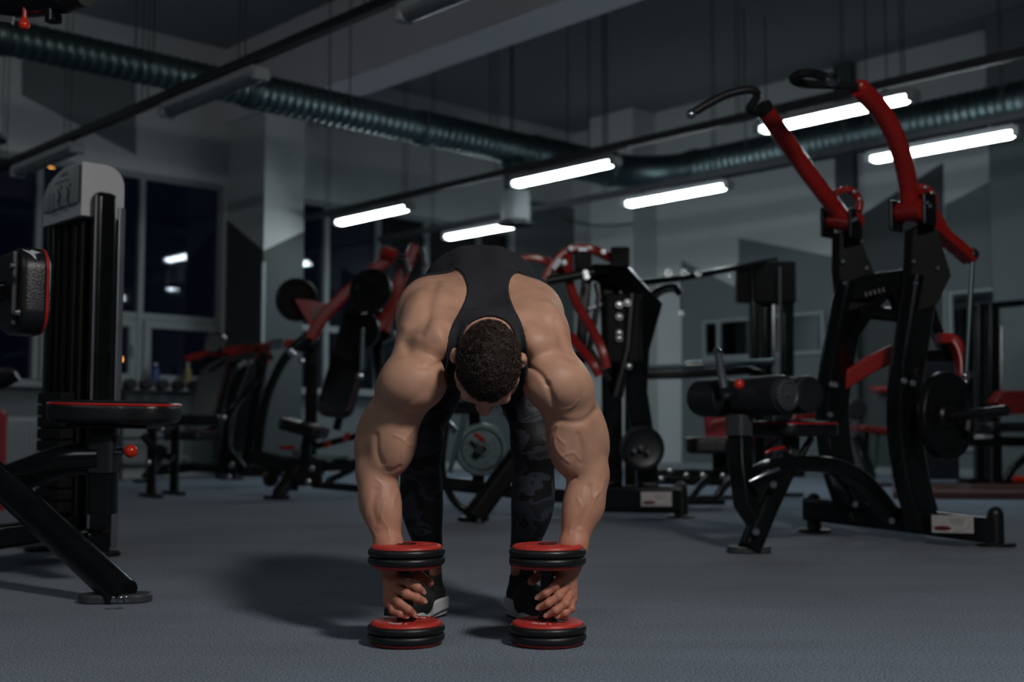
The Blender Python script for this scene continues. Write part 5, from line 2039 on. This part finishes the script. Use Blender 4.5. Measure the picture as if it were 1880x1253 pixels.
def bench_press():
    root = thing('barbell_bench', G(1245, 905), 'black bench station with long steel bars right of the man', 'bench')
    f = (0, -1, 0)
    Y = 8.4
    tb(root, 'long_bar', [(1150, 676, Y), (1250, 673, Y), (1420, 664, Y)], .022, None, 'dull_steel', n=12)
    tb(root, 'bar_collar', [(1258, 671, Y - .02), (1290, 670, Y - .02)], .03, None, 'steel', n=12)
    tb(root, 'guide_beam', [(1150, 690, Y - .1), (1250, 688, Y - .1), (1372, 680, Y - .1), (1396, 688, Y - .1)], .05, .06, 'frame')
    tb(root, 'rail', [(1185, 868, Y), (1270, 868, Y), (1350, 872, Y)], .06, .05, 'frame')
    tb(root, 'rail', [(1190, 880, Y - .05), (1350, 884, Y - .05)], .07, .07, 'frame')
    tb(root, 'upright', [(1160, 680, Y), (1158, 895, Y)], .09, .09, up=f)
    tb(root, 'upright', [(1392, 668, Y + .1), (1394, 895, Y + .1)], .07, .09, up=f)
    bolts(PP([(1185, 866, Y - .12), (1230, 865, Y - .1), (1260, 873, Y - .1), (1290, 873, Y - .1), (1328, 874, Y - .1), (1214, 880, Y - .1), (1198, 898, Y - .1)]), f, root, .018)
    pad(root, 'seat', P(1302, 818, Y - .1), (1, -.1, 0), (.1, 1, 0), .32, .5, .11, .08)
    tb(root, 'seat_post', [(1320, 828, Y), (1322, 868, Y)], .10, .09, up=f)
    for s in (0, 46):
        tb(root, 'leg', [(1300 + s, 880, Y - .1), (1280 + s, 898, Y - .25), (1268 + s, 918, Y - .35)], .05, .05, 'dull_steel' if s == 0 else 'frame', up=f)
    tb(root, 'foot_bar', [(1240, 922, Y - .4), (1330, 922, Y - .4)], .04, .04, 'frame')
    tb(root, 'foot_bar', [(1170, 916, Y), (1180, 905, Y)], .08, .08, 'frame')
    return root


bench_press()


def preacher():
    Y = 9.2
    root = thing('curl_machine', Vector((P(1330, 800, Y).x, Y, 0)), 'crimson padded curl machine partly hidden by the thigh rollers', 'exercise machine')
    pad(root, 'arm_pad', P(1326, 790, Y), (1, -.1, .05), (0, .5, 1), .26, .30, .10, .06, False, material='red_bag')
    tb(root, 'lever', [(1305, 780, Y - .2), (1322, 775, Y - .2), (1345, 770, Y - .2)], .03, .04, 'red')
    tb(root, 'post', [(1330, 810, Y + .1), (1332, 876, Y + .1)], .09, .09, up=(0, -1, 0))
    tb(root, 'base', [(1290, 874, Y), (1380, 874, Y + .2)], .09, .07)
    foot_plate(root, G(1335, 917), (1, 0, 0), .5, .12, .03)
    mb = MB(); mb.slab(PP([(1455, 772, Y - .9), (1470, 748, Y - .9), (1492, 732, Y - .9), (1498, 770, Y - .9)]), (0, 1, 0), .06, .004)
    mb.build('red_guard', M['red'], root)
    tb(root, 'guard_arm', [(1470, 760, Y - .85), (1440, 800, Y - .5), (1380, 850, Y)], .05, .05)


preacher()


def far_right():
    f = (0, -1, 0)
    Y = 11.6
    root = thing('abdominal_bench', Vector((P(1600, 800, Y).x, Y, 0)), 'bench with dark red pads between the lever machine\'s uprights', 'bench')
    pad(root, 'seat', P(1597, 790, Y), (1, .1, -.12), (0, 1, 0), .32, .36, .07, .06, False, material='dark_red')
    pad(root, 'leg_pad', P(1622, 716, Y), (1, .1, 0), (0, 1, .1), .24, .3, .06, .05, False, material='dark_red')
    tb(root, 'bracket', [(1618, 724, Y), (1636, 752, Y)], .08, .09, 'silver', up=f)
    tb(root, 'post', [(1612, 795, Y), (1606, 862, Y)], .03, .04, 'dull_steel', up=f)
    tb(root, 'post', [(1590, 795, Y), (1588, 862, Y)], .05, .06, up=f)
    tb(root, 'leg', [(1570, 800, Y - .2), (1585, 840, Y - .2), (1600, 880, Y - .3)], .09, .12, up=f)
    roller('foam_roller', P(1560, 752, Y), P(1575, 752, Y - .2), .10, root, False)
    foot_plate(root, G(1600, 893), (1, 0, 0), .4, .1, .03)
    tb(root, 'post', [(1640, 720, Y), (1645, 880, Y)], .07, .07, 'frame', up=f)

    Y = 11.35
    root = thing('cable_station', Vector((P(1700, 800, Y).x, Y, 0)), 'dark boxy cable station behind the loaded weight plate', 'exercise machine')
    mb = MB(); mb.obox(P(1710, 765, Y), Vector((1, 0, 0)), Vector((0, 1, 0)), Z, .40, .3, 1.16, .02)
    mb.build('shroud', M['placard'], root)
    tb(root, 'foot', [(1660, 893, Y - .1), (1775, 893, Y - .1)], .12, .06)
    mb = MB(); mb.obox(P(1720, 650, Y), Vector((1, 0, 0)), Vector((0, 1, 0)), Z, .50, .25, .05, .02)
    mb.build('top_rail', M['frame2'], root)

    Y = 12.3
    root = thing('smith_rack', Vector((P(1815, 800, Y).x, Y, 0)), 'black rack with vertical posts before the tall mirror at right', 'rack')
    for px, w in ((1798, .09), (1822, .12)):
        tb(root, 'upright', [(px, 560, Y), (px, 880, Y)], w, .12, up=f)
    tb(root, 'guide_rod', [(1838, 600, Y), (1838, 870, Y)], .018, None, 'steel')
    tb(root, 'crossbeam', [(1780, 566, Y), (1880, 556, Y)], .06, .07)
    tb(root, 'base_beam', [(1760, 885, Y - .2), (1900, 887, Y - .2)], .1, .07)
    mb = MB(); mb.slab(PP([(1826, 738, Y - .3), (1840, 718, Y - .3), (1900, 716, Y - .3), (1900, 760, Y - .3), (1850, 762, Y - .3)]), (0, 1, 0), .2, .02)
    mb.build('backrest', M['dark_red'], root)

    Y = 11.1
    root = thing('weight_bench', Vector((P(1850, 800, Y).x, Y, 0)), 'black bench frame at the right edge above the platform', 'bench')
    tb(root, 'top_rail', [(1785, 810, Y), (1900, 812, Y)], .10, .09)
    tb(root, 'steel_strip', [(1790, 803, Y - .08), (1822, 802, Y - .08)], .02, .03, 'cap_grey')
    tb(root, 'leg', [(1829, 812, Y), (1829, 893, Y)], .09, .09, up=f)
    tb(root, 'brace', [(1838, 895, Y), (1860, 860, Y), (1890, 835, Y)], .06, .07, up=f)
    foot_plate(root, G(1832, 897), (1, 0, 0), .5, .12, .03)
    tb(root, 'pin', [(1862, 880, Y - .1), (1884, 882, Y - .1)], .03, None, 'knob_red')
    pad(root, 'cushion', P(1845, 785, Y), (1, 0, 0), (0, 1, 0), .5, .4, .09, .08, False)


M['dark_red'] = mat('dark_red_leatherette', (110, 24, 24), 0.4)
far_right()


# ------------------------------------------------------------ small things
def bottle(px, Y, h, r, material, label):
    p = RM(0, 0, 0)
    q = P(px, 700, Y)
    # stand it on the window sill
    u, v, _ = to_uvz(q)
    c = RM(u, V0 - .10, ZS + .025)
    root = thing('bottle', c, label, 'bottle')
    mb = MB(); mb.lathe(c, Z, [(r * .9, 0), (r, .01), (r, h * .6), (r * .8, h * .72), (r * .4, h * .82), (r * .38, h * .9)], 18)
    mb.build('body', material, root)
    mb = MB(); mb.lathe(c + Z * h * .9, Z, [(r * .42, 0), (r * .42, h * .1), (0, h * .1)], 14)
    mb.build('cap', M['cap_grey'], root)


M['bottle_blue'] = mat('blue_plastic', (50, 84, 140), 0.25)
M['bottle_tan'] = mat('yellow_plastic', (150, 140, 90), 0.3)
bottle(296, 13.9, .27, .05, M['bottle_blue'], 'blue plastic bottle on the window sill')
bottle(353, 14.2, .30, .045, M['bottle_tan'], 'yellowish bottle on the window sill left of the column')

root = thing('wall_cable', RM(U0 - .02, 12, 2.9), 'thin cable sagging along the wall by the corner column', 'cable')
mb = MB(); mb.tube([on_v(1010, 388, V0 - .02), on_v(1035, 402, V0 - .02), RM(13.05, 12.3, on_u(1090, 412, 13.05).z), on_v(1130, 414, 11.44), on_v(1162, 410, 11.44)], .012, n=6, smooth=4)
mb.build('cord', M['grey_plastic'], root)

# street lamps outside, seen as orange sparks through the glass
M['sodium'] = emit('sodium_lamp', (1.0, .35, .06), 14)
for px, py, lb in ((95, 304, 'orange street lamp outside, seen above the weight stack cap'), (219, 660, 'orange street lamp outside, low behind the weight stack')):
    q = P(px, py, 34.0)
    root = thing('street_lamp', Vector((q.x, q.y, 0)), lb, 'street lamp')
    tube_part('pole', [Vector((q.x, q.y, -.1)), q], .05, None, M['frame2'], root, n=8)
    mb = MB(); mb.ball(q, .085)
    mb.build('bulb', M['sodium'], root)

# left edge oddments
root = thing('red_punch_bag', Vector((P(-2, 800, 8.0).x, 8.0, 0)), 'crimson padded post cut by the left edge', 'padded post')
mb = MB(); mb.lathe(Vector((P(-14, 800, 8.0).x, 8.0, 0)), Z, [(.09, 0), (.09, .62), (.07, .66), (0, .66)], 20)
mb.build('padding', M['red_bag'], root)
root = thing('handlebar_stand', Vector((P(-10, 700, 6.5).x, 6.5, 0)), 'black grip of a machine poking in at the left edge below the back pad', 'exercise machine')
tb(root, 'grip', [(-60, 720, 6.5), (5, 704, 6.5), (32, 690, 6.5)], .03, None, 'rubber', n=12)
tb(root, 'post', [(-60, 720, 6.5), (-60, 968, 6.5)], .07, .07, up=(0, -1, 0))
